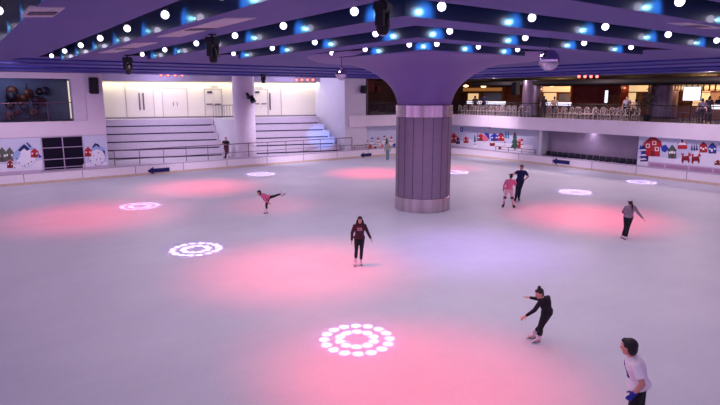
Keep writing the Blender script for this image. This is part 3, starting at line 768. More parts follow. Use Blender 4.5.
MC = mat('grey_violet_column', (104, 88, 114), .35, .25, var=.12, scale=1.2, coat=.4)
for xp, yb, r, lab in ((530.5, 117, .72, 'round grey-violet column on bar terrace right of main column'), (661.5, 118.5, .96, 'thick round grey-violet column at right end of bar terrace')):
    p = atz(xp, yb, ZM); d = Vector((p.x, p.y, 0)).normalized(); p = p + d * (r * .6); p.x = max(p.x, XF + r + .25)
    t = thing('terrace_column', lab, 'column', (p.x, p.y, ZM), 0, 'round columns on the bar terrace')
    MB().lathe([(r, .12), (r, 6.06 - ZM)], (0, 0, 0), MC, 36).build('shaft', t, True)
    MB().lathe([(r + .04, 0), (r + .04, .12), (r, .14)], (0, 0, 0), BLACK, 36).build('base_ring', t, True)
# black box speaker on first column and a leafy plant by the second
p = atx(518.5, 88.5, XF + .9); speaker(p, -PI / 2 - .2, .5, .95, .45, 'black speaker on left side of the grey terrace column', .05)
CHW = mat('white_chair_paint', (204, 188, 182), .5); CHD = mat('dark_chair_paint', (40, 34, 60), .5)
def chair_proto(loc, rz, lab, mt, grp):
    t = thing('bistro_chair', lab, 'chair', loc, rz, grp)
    MB().lathe([(.2, .44), (.21, .455), (.2, .47), (.02, .475)], (0, 0, 0), mt, 16).build('seat', t, True)
    for sx in (-1, 1):
        MB().tube((sx * .15, -.14, .45), (sx * .19, -.2, 0), .018, mt, .014).build('leg', t)
        MB().tube((sx * .15, .15, .45), (sx * .18, .22, 0), .018, mt, .014).build('leg', t)
    b = MB(); pts = [Vector((-.17, .16, .45))] + [Vector((-.19 * math.cos(a), .2 + .03 * math.sin(a), .72 + .17 * math.sin(a))) for a in [PI * i / 8 for i in range(9)]] + [Vector((.17, .16, .45))]
    b.path(pts, .018, mt, 6)
    b.path([Vector((-.17, .17, .5)), Vector((.12, .215, .84))], .013, mt, 6).path([Vector((.17, .17, .5)), Vector((-.12, .215, .84))], .013, mt, 6)
    b.build('backrest', t)
    MB().path([Vector((-.17, -.17, .2)), Vector((.17, -.17, .2)), Vector((.165, .18, .2)), Vector((-.165, .18, .2)), Vector((-.17, -.17, .2))], .01, mt, 6).build('stretcher', t)
    return t
def table_proto(loc, lab, mt, grp):
    t = thing('bistro_table', lab, 'table', loc, 0, grp)
    MB().lathe([(.3, .71), (.32, .72), (.32, .74), (.02, .742)], (0, 0, 0), mt, 20).build('table_top', t, True)
    MB().tube((0, 0, .03), (0, 0, .71), .03, BLACK).build('pedestal', t)
    MB().lathe([(.22, 0), (.21, .025), (.03, .05)], (0, 0, 0), BLACK, 18).build('base', t, True)
    return t
ch0 = tb0 = None; ci = ti = 0
TT = mat('wood_table_top', (120, 84, 66), .5)
for row, xx, rz in ((0, XF + .62, PI / 2), (1, XF + 1.95, -PI / 2)):
    nC = 0; v = 33.7
    while v > 18.9:
        if not (25.1 < v < 28.0):
            nC += 1
            lab = f'white bistro chair, {ORD[nC-1] if nC <= 20 else "last"} from left in {"front" if row == 0 else "rear"} row of bar terrace'
            loc = (xx + random.uniform(-.05, .05), v + random.uniform(-.04, .04), ZM); r_ = rz + random.uniform(-.2, .2)
            if ch0 is None: ch0 = chair_proto(loc, r_, lab, CHW, 'white chairs on the bar terrace')
            else: dup(ch0, loc, r_, lab)
            if row == 0 and nC % 2 == 0:
                ti += 1; lab = f'small round terrace table between the white chairs, {ORD[ti-1]} from left'
                if tb0 is None: tb0 = table_proto((XF + 1.28, v, ZM), lab, TT, 'round tables on the bar terrace')
                else: dup(tb0, (XF + 1.28, v, ZM), 0, lab)
        v -= .62
dc0 = dt0 = None
for i, (xp, dv) in enumerate(((683, 0), (711, 0))):
    p = atx(xp, 118, XF + .8)
    for k, s in enumerate((.5, -.5)):
        lab = f'dark chair {"left" if k == 0 else "right"} of the {["first", "second"][i]} dark table below the lit screen'
        loc = (XF + .8, p.y + s, ZM); r_ = PI if s < 0 else 0
        if dc0 is None: dc0 = chair_proto(loc, r_, lab, CHD, 'dark chairs at right end of terrace')
        else: dup(dc0, loc, r_, lab, 'dark chairs at right end of terrace')
    lab = ['dark round table below the lit screen', 'dark round table at the right picture edge'][i]
    t = table_proto((XF + .8, p.y, ZM), lab, CHD, 'dark tables at right end of terrace')
for i, xp in enumerate((368, 376, 385, 393)):
    p = aty(xp, 100, YB + 1.0)
    dup(dc0, (p.x, YB + 1.0, ZM), [.2, -.2, .1, 0][i] + PI, f'dark chair on terrace left of column, {ORD[i]} from left', 'dark chairs left of column')
# --- bar fittings, each standing against or before the brown back wall
CRM = mat('bar_cream_glow', (236, 214, 178), .6, emit=(255, 214, 160), es=.75)
WHG = mat('bar_counter_glow', (240, 240, 250), .5, emit=(236, 234, 255), es=1.6)
WARM = mat('warm_lamp_glow', (255, 220, 160), .5, emit=(255, 206, 140), es=4.5)
WOOD = mat('bar_wood', (120, 76, 48), .5, var=.25, scale=5)
GRYP = mat('bar_grey_panel', (120, 124, 146), .5)
XB = XBK - 2.2
def counter(xa, xb, lab, X, glow=True):
    a, b_ = atx(xa, 104, X).y, atx(xb, 104, X).y
    t = thing('bar_counter', lab, 'counter', (X, (a + b_) / 2, ZM), 0); h = abs(a - b_) / 2
    MB().box((0, -h, 0), (.7, h, .78), WOOD).build('body', t)
    MB().box((-.04, -h, .78), (.7, h, 1.06), WHG if glow else WOOD).build('lit_front', t)
    MB().box((-.1, -h - .05, 1.06), (.75, h + .05, 1.11), mat('counter_top', (200, 190, 190), .4)).build('worktop', t)
counter(467, 501, 'long white lit bar counter just right of the column', XB)
counter(546, 568, 'white lit bar counter between terrace column and brown wall', XB)
counter(705, 735, 'white lit bar counter at right picture edge', XB - 2)
def backbar(xa, xb, lab, cols, X=XBK - .45):
    a, b_ = atx(xa, 95, X).y, atx(xb, 95, X).y
    t = thing('back_bar_shelf', lab, 'shelf', (X, b_, ZM), 0, 'lit back bar shelves'); W = a - b_
    MB().box((.2, 0, 0), (.4, W, 2.75), WOOD).box((0, 0, 0), (.2, .12, 2.75), WOOD).box((0, W - .12, 0), (.2, W, 2.75), WOOD).box((-.05, 0, 2.5), (.3, W, 2.75), WOOD).build('frame', t)
    for q0, q1, z0, z1, mt in cols: MB().box((.12, W * (1 - q1), z0), (.21, W * (1 - q0), z1), mt).build('lit_panel', t)
    for z in (1.1, 1.9): MB().box((-.02, .1, z), (.2, W - .1, z + .05), WOOD).build('shelf_board', t)
    rr = random.Random(int(xa))
    bcol = [mat('bottle_green', (50, 80, 50), .2), mat('bottle_amber', (130, 70, 30), .2), mat('bottle_clear', (180, 180, 190), .2)]
    return t
backbar(460, 503, 'wooden back bar with cream and grey panels near the column', [(.18, .42, .9, 1.85, CRM), (.55, .95, .9, 1.9, GRYP), (0.05, .95, 2.1, 2.45, mat('dim_warm', (150, 100, 60), .6, emit=(255, 170, 90), es=.25))])
backbar(540, 571, 'wooden back bar with warm lit shelf left of the brown wall', [(0.05, .95, 2.0, 2.5, CRM), (.1, .5, .9, 1.9, CRM), (.6, .95, .9, 1.8, GRYP)])
backbar(621, 649, 'wooden back bar with warm lit shelf right of the brown wall', [(0.05, .95, 2.0, 2.5, CRM), (.15, .5, .8, 1.9, CRM)])
backbar(676, 735, 'wide wooden back bar behind the lit screen', [(.0, .98, 2.05, 2.5, CRM), (.3, .58, .9, 2.0, CRM), (.6, .95, .9, 1.9, mat('bar_tan', (176, 140, 120), .6, emit=(200, 150, 120), es=.25))])
# brown wall block with wood lower part and white upright sign
a, b_ = atx(572, 95, XB - 1).y, atx(620.5, 95, XB - 1).y
t = thing('brown_partition', 'tall red-brown partition wall block in the middle of the bar', 'partition', (XB - 1, b_, ZM))
MB().box((0, 0, 1.0), (1.2, a - b_, 2.85), mat('red_brown_panel', (132, 44, 38), .5, var=.15, scale=2)).build('upper_panel', t)
MB().box((-.02, 0, 0), (1.2, a - b_, 1.0), WOOD).build('lower_panel', t)
MB().box((-.04, 0, .05), (0, (a - b_) * .33, 1.75), mat('tan_panel', (150, 96, 66), .5, var=.2, scale=3)).build('side_panel', t)
p = atx(606.5, 96, XB - 1.1)
t = thing('lit_sign', 'upright white lit sign on the brown partition', 'sign', (XB - 1.06, p.y, p.z - .6))
MB().box((0, -.16, 0), (-.05, .16, 1.1), mat('sign_frame', (60, 50, 70), .5)).build('frame', t)
MB().box((-.05, -.12, .06), (-.07, .12, 1.04), WHG).build('face', t)
# lit screen
XS = XB - 3.2
a, b_ = atx(683.5, 94, XS).y, atx(700.5, 94, XS).y; z1, z0 = atx(692, 87, XS).z, atx(692, 100.3, XS).z
t = thing('lit_screen', 'bright white screen on stand at right end of bar', 'screen', (XS, (a + b_) / 2, ZM)); h = (a - b_) / 2
MB().box((0, -h - .05, z0 - ZM - .05), (.08, h + .05, z1 - ZM + .05), BLACK).build('frame', t)
MB().box((-.015, -h, z0 - ZM), (0, h, z1 - ZM), mat('screen_glow', (250, 248, 255), .4, emit=(244, 240, 255), es=2.0)).build('display', t)
MB().tube((.05, 0, 0), (.05, 0, z0 - ZM), .04, BLACK).box((-.3, -.4, 0), (.3, .4, .04), BLACK).build('stand', t)
s_ = MB()
for q in ((-.3, .75), (.1, .8), (.35, .62), (-.05, .3), (-.4, .35)): s_.box((-.02, q[0] * h * 1.6 - .04, z0 - ZM + q[1] * (z1 - z0) - .03), (-.015, q[0] * h * 1.6 + .04, z0 - ZM + q[1] * (z1 - z0) + .03), GRYP)
s_.build('screen_marks', t)
# wooden grid above the screen
a, b_ = atx(676, 82, XS + .5).y, atx(722, 82, XS + .5).y
t = thing('timber_lattice', 'hanging timber lattice above the lit screen', 'lattice', (XS + .5, b_, 5.25)); W = a - b_
f = MB()
for z in (0, .32, .6): f.box((0, 0, z), (.06, W, z + .05), WOOD)
f.build('slat', t); f = MB()
for i in range(9): f.box((-.02, W * i / 8 - .03, -.03), (.08, W * i / 8 + .03, .68), WOOD)
f.build('upright', t); MB().tube((.03, .2, .66), (.03, .2, .8), .02, BLACK).tube((.03, W - .2, .66), (.03, W - .2, .8), .02, BLACK).build('hanger', t)
# pendant lamps over the bar
lamps = [(466, 86, 'first'), (483.5, 86.5, 'second'), (552, 85.5, 'third'), (565, 83.5, 'fourth'), (630, 84, 'fifth'), (640, 82.2, 'sixth'), (709.5, 79.5, 'seventh'), (718.5, 80.5, 'eighth')]
for x, y, o in lamps:
    p = atx(x, y, XB - .6)
    t = thing('pendant_lamp', f'warm glowing pendant over the bar, {o} from left', 'lamp', tuple(p), 0, 'warm pendants over the bar')
    MB().ball((0, 0, 0), (.2, .3, .12), WARM, 14, 8).build('lamp_shade', t, True)
    MB().tube((0, 0, .1), (0, 0, 6.06 - p.z), .015, BLACK).build('cord', t)
# dark ducts under the bar ceiling
for i, (v0, v1, X, z) in enumerate(((35, 10, 37.5, 5.85), (36, 8, 41, 5.8))):
    t = thing('ceiling_duct', ['long dark duct under bar ceiling, nearer one', 'long dark duct under bar ceiling, farther one'][i], 'duct', (X, v0, z))
    MB().tube((0, 0, 0), (0, v1 - v0, 0), .18, DARKC, None, 14).build('pipe', t, True)
    f = MB()
    for k in range(6): f.tube((0, (v1 - v0) * k / 5 - .02, .1), (0, (v1 - v0) * k / 5 - .02, .24 if i == 0 else .29), .03, DARKC)
    f.build('hanger', t)
for i, (x, y) in enumerate(((548, 72), (645, 84))):
    pass
# leafy plant beside the right terrace column
p = atx(647, 117, XF + 3.2)
t = thing('potted_plant', 'dark leafy plant in pot left of the thick terrace column', 'plant', (p.x, p.y, ZM))
MB().lathe([(.18, 0), (.25, .45), (.27, .47), (.22, .47), (.2, .42)], (0, 0, 0), BLACK, 18).build('pot', t, True)
MB().tube((0, 0, .4), (.02, 0, 1.3), .035, WOOD).build('trunk', t)
lf = MB(); rr = random.Random(5); LEAF_ = mat('dark_leaf', (26, 30, 34), .6, var=.3)
for i in range(120):
    c0 = Vector((rr.gauss(0, .24), rr.gauss(0, .24), 1.45 + rr.gauss(0, .26))); d1 = Vector((rr.uniform(-1, 1), rr.uniform(-1, 1), rr.uniform(-.6, .6))).normalized(); d2 = d1.orthogonal().normalized()
    lf.add([c0 - d1 * .14, c0 + d2 * .05, c0 + d1 * .14, c0 - d2 * .05], [(0, 1, 2, 3)], LEAF_)
lf.build('foliage', t)
# red framed pictures in the dark bay left of the column
for i, (x, y, w_, h_) in enumerate(((371, 86, 1.5, 1.3), (378.5, 89, 1.0, .9))):
    p = aty(x, y, 44.95)
    t = thing('wall_poster', ['larger dim red poster on dark wall left of column', 'smaller dim red poster on dark wall left of column'][i], 'poster', tuple(p))
    MB().box((-w_ / 2, -.03, -h_ / 2), (w_ / 2, .04, h_ / 2), BLACK).build('frame', t)
    MB().box((-w_ / 2 + .06, -.04, -h_ / 2 + .06), (w_ / 2 - .06, -.03, h_ / 2 - .06), mat('poster_red', (84, 26, 30), .6, var=.6, scale=5)).build('print', t)
# ---------------------------------------------------------------- people
# a figure is posed in "viewer space" (x to the right as seen from the camera, y away, z up), 1.70 m tall, then scaled and turned
SKIN = mat('skin', (206, 150, 130), .55, var=.04, scale=8)
HAIR = mat('black_hair', (20, 14, 22), .5, var=.2, scale=30)
EYE = mat('eye_dark', (24, 16, 20), .25); LIP = mat('lips', (150, 70, 74), .5); EYEW = mat('eye_white', (226, 220, 220), .4)
def remesh(mb, name, parent, mt, vox, smooth=2):
    o = mb.build(name, None)
    o.data.materials.clear(); o.data.materials.append(mt)
    r = o.modifiers.new('r', 'REMESH'); r.mode = 'VOXEL'; r.voxel_size = vox; r.use_smooth_shade = True
    if smooth:
        s = o.modifiers.new('s', 'SMOOTH'); s.iterations = smooth; s.factor = .5
    bpy.context.view_layer.update()
    ev = o.evaluated_get(bpy.context.evaluated_depsgraph_get())
    me = bpy.data.meshes.new_from_object(ev)
    o.modifiers.clear(); old = o.data; o.data = me; bpy.data.meshes.remove(old)
    me.materials.clear(); me.materials.append(mt)
    me.polygons.foreach_set('material_index', [0] * len(me.polygons))
    if parent is not None: o.parent = parent
    return o
def V(*a): return Vector(a)
TORSO = [(-.06, .105, .09), (.0, .168, .118), (.12, .165, .118), (.3, .128, .1), (.5, .146, .112), (.7, .166, .116), (.86, .162, .1), (.95, .12, .078), (1.0, .065, .062)]
def person(label, px, h, J, group=None, top=None, bottom=None, hair=None, feet=None, vox=.009, z=0.0, loc=None, headk=1.0, extra=None, skin=SKIN, slim=1.0, turn=0.0, cap=None):
    S = h / 1.7
    p = loc if loc is not None else atz(px[0], px[1], z)
    root = thing('person', label, 'person', (p.x, p.y, p.z), math.atan2(-p.x, p.y) * 1.0 + turn, group)
    # local -y must point at the camera: direction (-p.x,-p.y) = (sin t, -cos t)
    root.rotation_euler.z = math.atan2(-p.x, p.y) + turn
    j = {k: (Vector(v) * S if k not in ('F', 'U', 'T') else Vector(v).normalized()) for k, v in J.items()}
    F = j.get('F', V(0, -1, 0)); U = j.get('U', V(0, 0, 1)); T = j.get('T', F)
    spine = (j['nk'] - j['pel']); SL = spine.length; sd = spine.normalized()
    hipx = (j['hB'] - j['hA']).normalized(); shx = (j['sB'] - j['sA']).normalized()
    def torso(off, t0=-.1, t1=2.0, flare=0):
        rings = []
        prof = [q for q in TORSO if t0 <= q[0] <= t1]
        for t, w, d in prof:
            ax = hipx.lerp(shx, max(0, min(1, t))); ax = (ax - sd * ax.dot(sd)).normalized(); ay = sd.cross(ax).normalized()
            bow = T * (.03 * S * math.sin(PI * max(0, min(1, t))))
            c_ = j['pel'] + sd * (SL * t) - bow * .4
            ww, dd = w * S * slim + off, d * S * slim + off
            if flare and t <= .05: ww += flare; dd += flare
            rings.append([c_ + ax * (ww * math.cos(a)) + ay * (dd * math.sin(a)) for a in [2 * PI * i / 24 for i in range(24)]])
        return rings
    def limb(mb, pts, rad, off=0, n=14, ends=True):
        for i in range(len(pts) - 1): mb.tube(pts[i], pts[i + 1], rad[i] * S * slim + off, SKIN, rad[i + 1] * S * slim + off, n)
        for i in range(len(pts)):
            if ends or 0 < i < len(pts) - 1 or i == 0: mb.ball(pts[i], rad[i] * S * slim + off, SKIN, 14, 9)
    def leg(k):
        h_, kn, an = j['h' + k], j['k' + k], j['a' + k]; back = -(T + Vector((0, 0, 0))).normalized()
        sh = (an - kn); ca = kn + sh * .3 + back * .014 * S
        return [h_, h_.lerp(kn, .5), kn, ca, an], [.088, .074, .054, .054, .036]
    def arm(k): return [j['s' + k], j['e' + k], j['e' + k].lerp(j['w' + k], .3), j['w' + k]], [.05, .039, .039, .026]
    # --- body, one continuous skin
    b = MB(); b.loft(torso(0), SKIN)
    for k in 'AB':
        limb(b, *leg(k)); limb(b, *arm(k))
        b.tube(j['nk'] - sd * .06 * S, j['s' + k], .055 * S, SKIN, .05 * S)
        an, ft = j['a' + k], j.get('f' + k, F).normalized(); lz = Vector((0, 0, 1))
        b.tube(an - lz * .04 * S, an + ft * .13 * S - lz * .06 * S, .036 * S, SKIN, .026 * S); b.ball(an - ft * .03 * S - lz * .04 * S, .034 * S, SKIN)
    hd = j['hd']; HX = F.cross(U).normalized(); HZ = U - F * U.dot(F); HZ.normalize()
    HM = Matrix((HX, -F, HZ)).transposed()        # local head axes: x side, -y face, z up
    k_ = S * headk
    def hp(x, y, z_): return hd + HM @ (Vector((x, y, z_)) * k_)
    M4 = HM.to_4x4()
    b.tube(j['nk'] - sd * .02 * S, hp(0, .02, -.04), .054 * S, SKIN, .05 * k_)
    b.ball(hp(0, .012, .03), (.072 * k_, .09 * k_, .085 * k_), SKIN, 20, 14, M4)
    b.ball(hp(0, -.014, -.03), (.056 * k_, .066 * k_, .082 * k_), SKIN, 20, 14, M4)
    b.ball(hp(0, -.05, -.088), (.026 * k_, .022 * k_, .018 * k_), SKIN, 12, 8, M4)
    b.tube(hp(0, -.078, .012), hp(0, -.1, -.028), .008 * k_, SKIN, .015 * k_); b.ball(hp(0, -.094, -.03), .0165 * k_, SKIN, 10, 7)
    for sx in (-1, 1): b.ball(hp(sx * .076, .012, -.008), (.012 * k_, .02 * k_, .032 * k_), SKIN, 10, 7, M4)
    # --- hands: palm, four fingers of different length, thumb at the side
    hands = {}
    for k in 'AB':
        w, e = j['w' + k], j['e' + k]; d = (j['d' + k] if ('d' + k) in j else (w - e)).normalized()
        inward = (j['pel'] - w); inward = (inward - d * inward.dot(d)); inward = inward.normalized() if inward.length > 1e-4 else d.orthogonal()
        sidev = d.cross(inward).normalized()
        if sidev.dot(T) < 0: sidev = -sidev        # thumb side looks forward
        mb = MB(); pc = w + d * .048 * S
        Mh = Matrix((sidev, inward, d)).transposed().to_4x4()
        mb.ball(pc, (.04 * S, .019 * S, .052 * S), SKIN, 14, 9, Mh)
        mb.tube(w - d * .02 * S, pc, .025 * S, SKIN, .024 * S)
        for q, (o_, ln) in enumerate(((.029, .07), (.01, .08), (-.01, .074), (-.029, .058))):
            a0 = pc + sidev * o_ * S + d * .04 * S; a1 = a0 + (d + inward * .18).normalized() * ln * .5 * S + sidev * o_ * .12 * S; a2 = a1 + (d + inward * .6).normalized() * ln * .55 * S
            mb.tube(a0, a1, .0092 * S, SKIN, .0086 * S, 8); mb.tube(a1, a2, .0086 * S, SKIN, .0075 * S, 8); mb.ball(a1, .0088 * S, SKIN, 8, 6); mb.ball(a2, .0076 * S, SKIN, 8, 6)
        t0 = pc + sidev * .03 * S - d * .022 * S; t1 = t0 + (sidev * .8 + d * .55 + inward * .35).normalized() * .042 * S; t2 = t1 + (d + inward * .3 + sidev * .25).normalized() * .032 * S
        mb.tube(t0, t1, .0115 * S, SKIN, .0098 * S, 8); mb.tube(t1, t2, .0098 * S, SKIN, .008 * S, 8); mb.ball(t1, .0098 * S, SKIN, 8, 6); mb.ball(t2, .008 * S, SKIN, 8, 6)
        hands[k] = mb
        b.add(mb.v, mb.f, SKIN)
    remesh(b, 'body', root, skin, max(.0052, vox * .68), 1)
    # --- face
    for sx in (-1, 1):
        e = MB().ball(hp(sx * .03, -.068, .012), (.013 * k_, .01 * k_, .009 * k_), EYEW, 10, 7, M4); e.ball(hp(sx * .03, -.0765, .012), .0062 * k_, EYE, 8, 6); e.build('eye', root, True)
    MB().ball(hp(0, -.0785, -.058), (.022 * k_, .006 * k_, .007 * k_), LIP, 10, 6, M4).build('mouth', root, True)
    bw = MB()
    for sx in (-1, 1): bw.ball(hp(sx * .032, -.076, .036), (.02 * k_, .005 * k_, .0045 * k_), HAIR, 8, 5, M4)
    bw.build('eyebrows', root, True)
    # --- hair
    hb = MB(); hb.ball(hp(0, .03, .045), (.084 * k_, .094 * k_, .09 * k_), SKIN, 20, 14, M4); hb.ball(hp(0, .055, -.01), (.076 * k_, .062 * k_, .082 * k_), SKIN, 18, 12, M4)
    hb.ball(hp(0, -.045, .085), (.06 * k_, .04 * k_, .03 * k_), SKIN, 14, 9, M4)
    style = (hair or {}).get('style', 'short'); hm = (hair or {}).get('mat', HAIR)
    if style == 'long':
        for sx in (-1, 0, 1):
            a0 = hp(sx * .074, .01 + .05 * (sx == 0), .02); a1 = hp(sx * .1, .0 + .08 * (sx == 0), -.14); a2 = hp(sx * .105, -.05 + .15 * (sx == 0), -.3)
            hb.tube(a0, a1, .036 * k_, SKIN, .05 * k_); hb.tube(a1, a2, .05 * k_, SKIN, .022 * k_); hb.ball(a1, .042 * k_, SKIN, 12, 8); hb.ball(a2, .018 * k_, SKIN, 8, 6)
    if style == 'tail':
        a0, a1, a2 = hp(0, .11, .02), hp(.01, .15, -.12), hp(.0, .13, -.34)
        hb.tube(a0, a1, .028 * k_, SKIN, .045 * k_); hb.tube(a1, a2, .045 * k_, SKIN, .012 * k_); hb.ball(a1, .045 * k_, SKIN, 12, 8); hb.ball(a0, .03 * k_, SKIN, 10, 7)
    if style == 'bun':
        hb.ball(hp(0, .035, .15), (.042 * k_, .042 * k_, .038 * k_), SKIN, 14, 10, M4)
    if style == 'bob':
        for sx in (-1, 1): hb.ball(hp(sx * .066, .03, -.045), (.03 * k_, .06 * k_, .075 * k_), SKIN, 14, 9, M4)
        hb.ball(hp(0, .075, -.06), (.07 * k_, .035 * k_, .07 * k_), SKIN, 14, 9, M4)
    remesh(hb, 'hair', root, hm, max(.007, vox * .9), 1)
    if cap:
        cb = MB(); cb.ball(hp(0, .018, .085), (.1 * k_, .115 * k_, .078 * k_), SKIN, 20, 12, M4); cb.tube(hp(0, .018, .05), hp(0, .018, .09), .104 * k_, SKIN, .1 * k_, 20)
        if cap[1]: cb.ball(hp(0, -.115, .062), (.075 * k_, .075 * k_, .014 * k_), SKIN, 16, 8, M4)
        remesh(cb, 'knit_cap' if not cap[1] else 'cap', root, cap[0], .008, 2)
    # --- top
    if top:
        tb = MB(); tb.loft(torso(.018 * S, top.get('t0', -.01), 1.0, top.get('flare', .012 * S)), SKIN)
        tb.tube(j['nk'] - sd * .07 * S, j['nk'].lerp(hd, .12 if top.get('sleeve') == 'short' else .3), .086 * S, SKIN, .066 * S)
        for k in 'AB':
            pts, rad = arm(k); s_, e, f_, w = pts
            tb.tube(j['nk'] - sd * .06 * S, s_, .072 * S, SKIN, .066 * S); tb.ball(j['nk'] - sd * .06 * S, .074 * S, SKIN, 14, 9); tb.ball(s_, .066 * S, SKIN, 14, 9)
            if top.get('sleeve', 'long') == 'long':
                tb.tube(s_, e, .064 * S, SKIN, .054 * S); tb.ball(e, .054 * S, SKIN, 14, 9); tb.tube(e, w, .054 * S, SKIN, .038 * S)
            else:
                q = s_.lerp(e, .72); tb.tube(s_, q, .066 * S, SKIN, .07 * S)
        to = remesh(tb, top.get('name', 'shirt'), root, top['mat'], vox, 2)
        if top.get('collar'):
            MB().lathe([(.062 * S, 0), (.066 * S, .03 * S), (.058 * S, .034 * S)], (0, 0, 0), top['collar'], 20, False).build('collar', to, True).location = j['nk'] - Vector((0, 0, .035 * S))
        if top.get('print'):
            pm = MB(); ax = shx; up = sd
            for (u0, w0, u1, w1, mt) in top['print']:
                nn = []
                for uu, tt in ((u0, w0), (u1, w0), (u1, w1), (u0, w1)):
                    wd, dp = .158 * S * slim + .018 * S, .114 * S * slim + .018 * S
                    xx = uu * S; yy = dp * math.sqrt(max(0, 1 - (xx / wd) ** 2)) + .004 * S
                    fwd = (T - sd * T.dot(sd)); fwd = (fwd - ax * fwd.dot(ax)).normalized()
                    nn.append(j['pel'] + sd * SL * tt + ax * xx + fwd * yy - T * .006 * S)
                fw2 = (T - sd * T.dot(sd)).normalized() * .02 * S
                pm.add(nn + [q - fw2 for q in nn], [(0, 1, 2, 3), (4, 7, 6, 5), (0, 4, 5, 1), (1, 5, 6, 2), (2, 6, 7, 3), (3, 7, 4, 0)], mt)
            pm.build('chest_print', to)
    # --- bottom
    if bottom:
        bb = MB(); bb.loft(torso(.012 * S, -.07, .14), SKIN)
        cut = bottom.get('cut', 1.0)
        for k in 'AB':
            pts, rad = leg(k); off = bottom.get('loose', .01) * S
            kn, an = pts[2], pts[4]; end = kn.lerp(an, cut)
            bb.tube(pts[0], pts[1], .094 * S + off, SKIN, .078 * S + off); bb.tube(pts[1], kn, .078 * S + off, SKIN, .058 * S + off)
            for q, r_ in ((pts[0], .094), (pts[1], .078), (kn, .058)): bb.ball(q, r_ * S + off, SKIN, 14, 9)
            cm = kn.lerp(an, cut * .4); fl = bottom.get('hem', .046) * S
            bb.tube(kn, cm + (pts[3] - kn.lerp(an, .3)), .058 * S + off, SKIN, .056 * S + off); bb.tube(cm + (pts[3] - kn.lerp(an, .3)), end, .056 * S + off, SKIN, fl + off)
        remesh(bb, bottom.get('name', 'trousers'), root, bottom['mat'], vox, 2)
        if bottom.get('pads'):
            for k in 'AB':
                kn, an, h_ = j['k' + k], j['a' + k], j['h' + k]
                m_ = MB(); m_.tube(kn.lerp(h_, .1), kn.lerp(an, .2), .078 * S, bottom['pads'], .074 * S, 16); m_.build('knee_pad', root, True)
    # --- feet
    if feet:
        for k in 'AB':
            an = j['a' + k]; ft = j.get('f' + k, F).normalized()
            up = (j['k' + k] - an).normalized(); up = (up - ft * up.dot(ft)).normalized(); sx_ = ft.cross(up)
            f = MB(); sole = an - up * .085 * S
            f.tube(an + up * .15 * S, an - up * .03 * S, .054 * S, SKIN, .05 * S, 16)
            Mf = Matrix((sx_, ft, up)).transposed().to_4x4()
            f.ball(sole + ft * .055 * S + up * .035 * S, (.046 * S, .13 * S, .044 * S), SKIN, 18, 10, Mf)
            f.ball(sole - ft * .03 * S + up * .045 * S, (.042 * S, .055 * S, .05 * S), SKIN, 14, 9, Mf)
            fo = remesh(f, 'ice_skate' if feet.get('blade') else 'shoe', root, feet['mat'], max(vox, .008), 2)
            if feet.get('blade'):
                bl = MB(); MT4 = Matrix.Translation(sole) @ Mf
                bl.box((-.004 * S, -.085 * S, -.05 * S), (.004 * S, .19 * S, -.03 * S), STEEL, MT4)
                bl.box((-.012 * S, -.06 * S, -.034 * S), (.012 * S, -.02 * S, .01 * S), BLACK, MT4).box((-.012 * S, .08 * S, -.034 * S), (.012 * S, .13 * S, .01 * S), BLACK, MT4)
                bl.build('blade', fo)
    if extra: extra(root, j, S, hp, hands, M4, k_)
    return root
# neutral joints
def pose(**kw):
    b = dict(pel=(0, 0, .95), nk=(0, 0, 1.43), hd=(0, -.02, 1.57), sA=(-.17, 0, 1.38), sB=(.17, 0, 1.38), hA=(-.09, 0, .92), hB=(.09, 0, .92),
             eA=(-.25, .03, 1.12), eB=(.25, .03, 1.12), wA=(-.28, -.05, .89), wB=(.28, -.05, .89), kA=(-.1, -.02, .53), kB=(.1, -.02, .53), aA=(-.1, .02, .135), aB=(.1, .02, .135), F=(0, -1, 0))
    b.update(kw); return b
DKR = mat('maroon_sweater', (58, 18, 38), .8, var=.08, scale=20); BLK = mat('black_knit', (20, 16, 28), .8); BLK2 = mat('black_leggings', (18, 14, 26), .75)
PINKT = mat('pink_top', (216, 104, 144), .8); NAVYT = mat('navy_top', (22, 27, 82), .8); NAVYP = mat('navy_trousers', (24, 24, 56), .8); WHT = mat('white_tshirt', (238, 234, 238), .8, var=.03)
GREYS = mat('mauve_grey_sweater', (142, 122, 138), .85); SKW = mat('white_skate', (226, 206, 214), .5); SKB = mat('black_skate', (22, 16, 30), .5); PINKW = mat('pale_pink_leggings', (224, 178, 192), .8)
MAROONP = mat('maroon_trousers', (92, 40, 58), .8); JEAN = mat('pale_blue_jeans', (112, 142, 158), .8); PRW = mat('print_white', (214, 150, 160), .7); PRB = mat('print_violet', (78, 60, 150), .7); BLUEG = mat('blue_glove', (30, 44, 150), .7)
REDH = mat('red_brown_hair', (110, 42, 34), .6); CAPW = mat('white_knit_cap', (206, 196, 204), .9); OLV = mat('grey_green_top', (150, 160, 150), .8)
lettering = []
rr = random.Random(11)
for row, (t0, t1) in enumerate(((.72, .8), (.6, .68))):        # unreadable two-line lettering
    x = -.085
    while x < .075:
        w_ = rr.choice((.012, .02, .026)); lettering.append((x, t0 + (.02 if rr.random() < .3 else 0), x + w_, t1, PRW)); x += w_ + .009
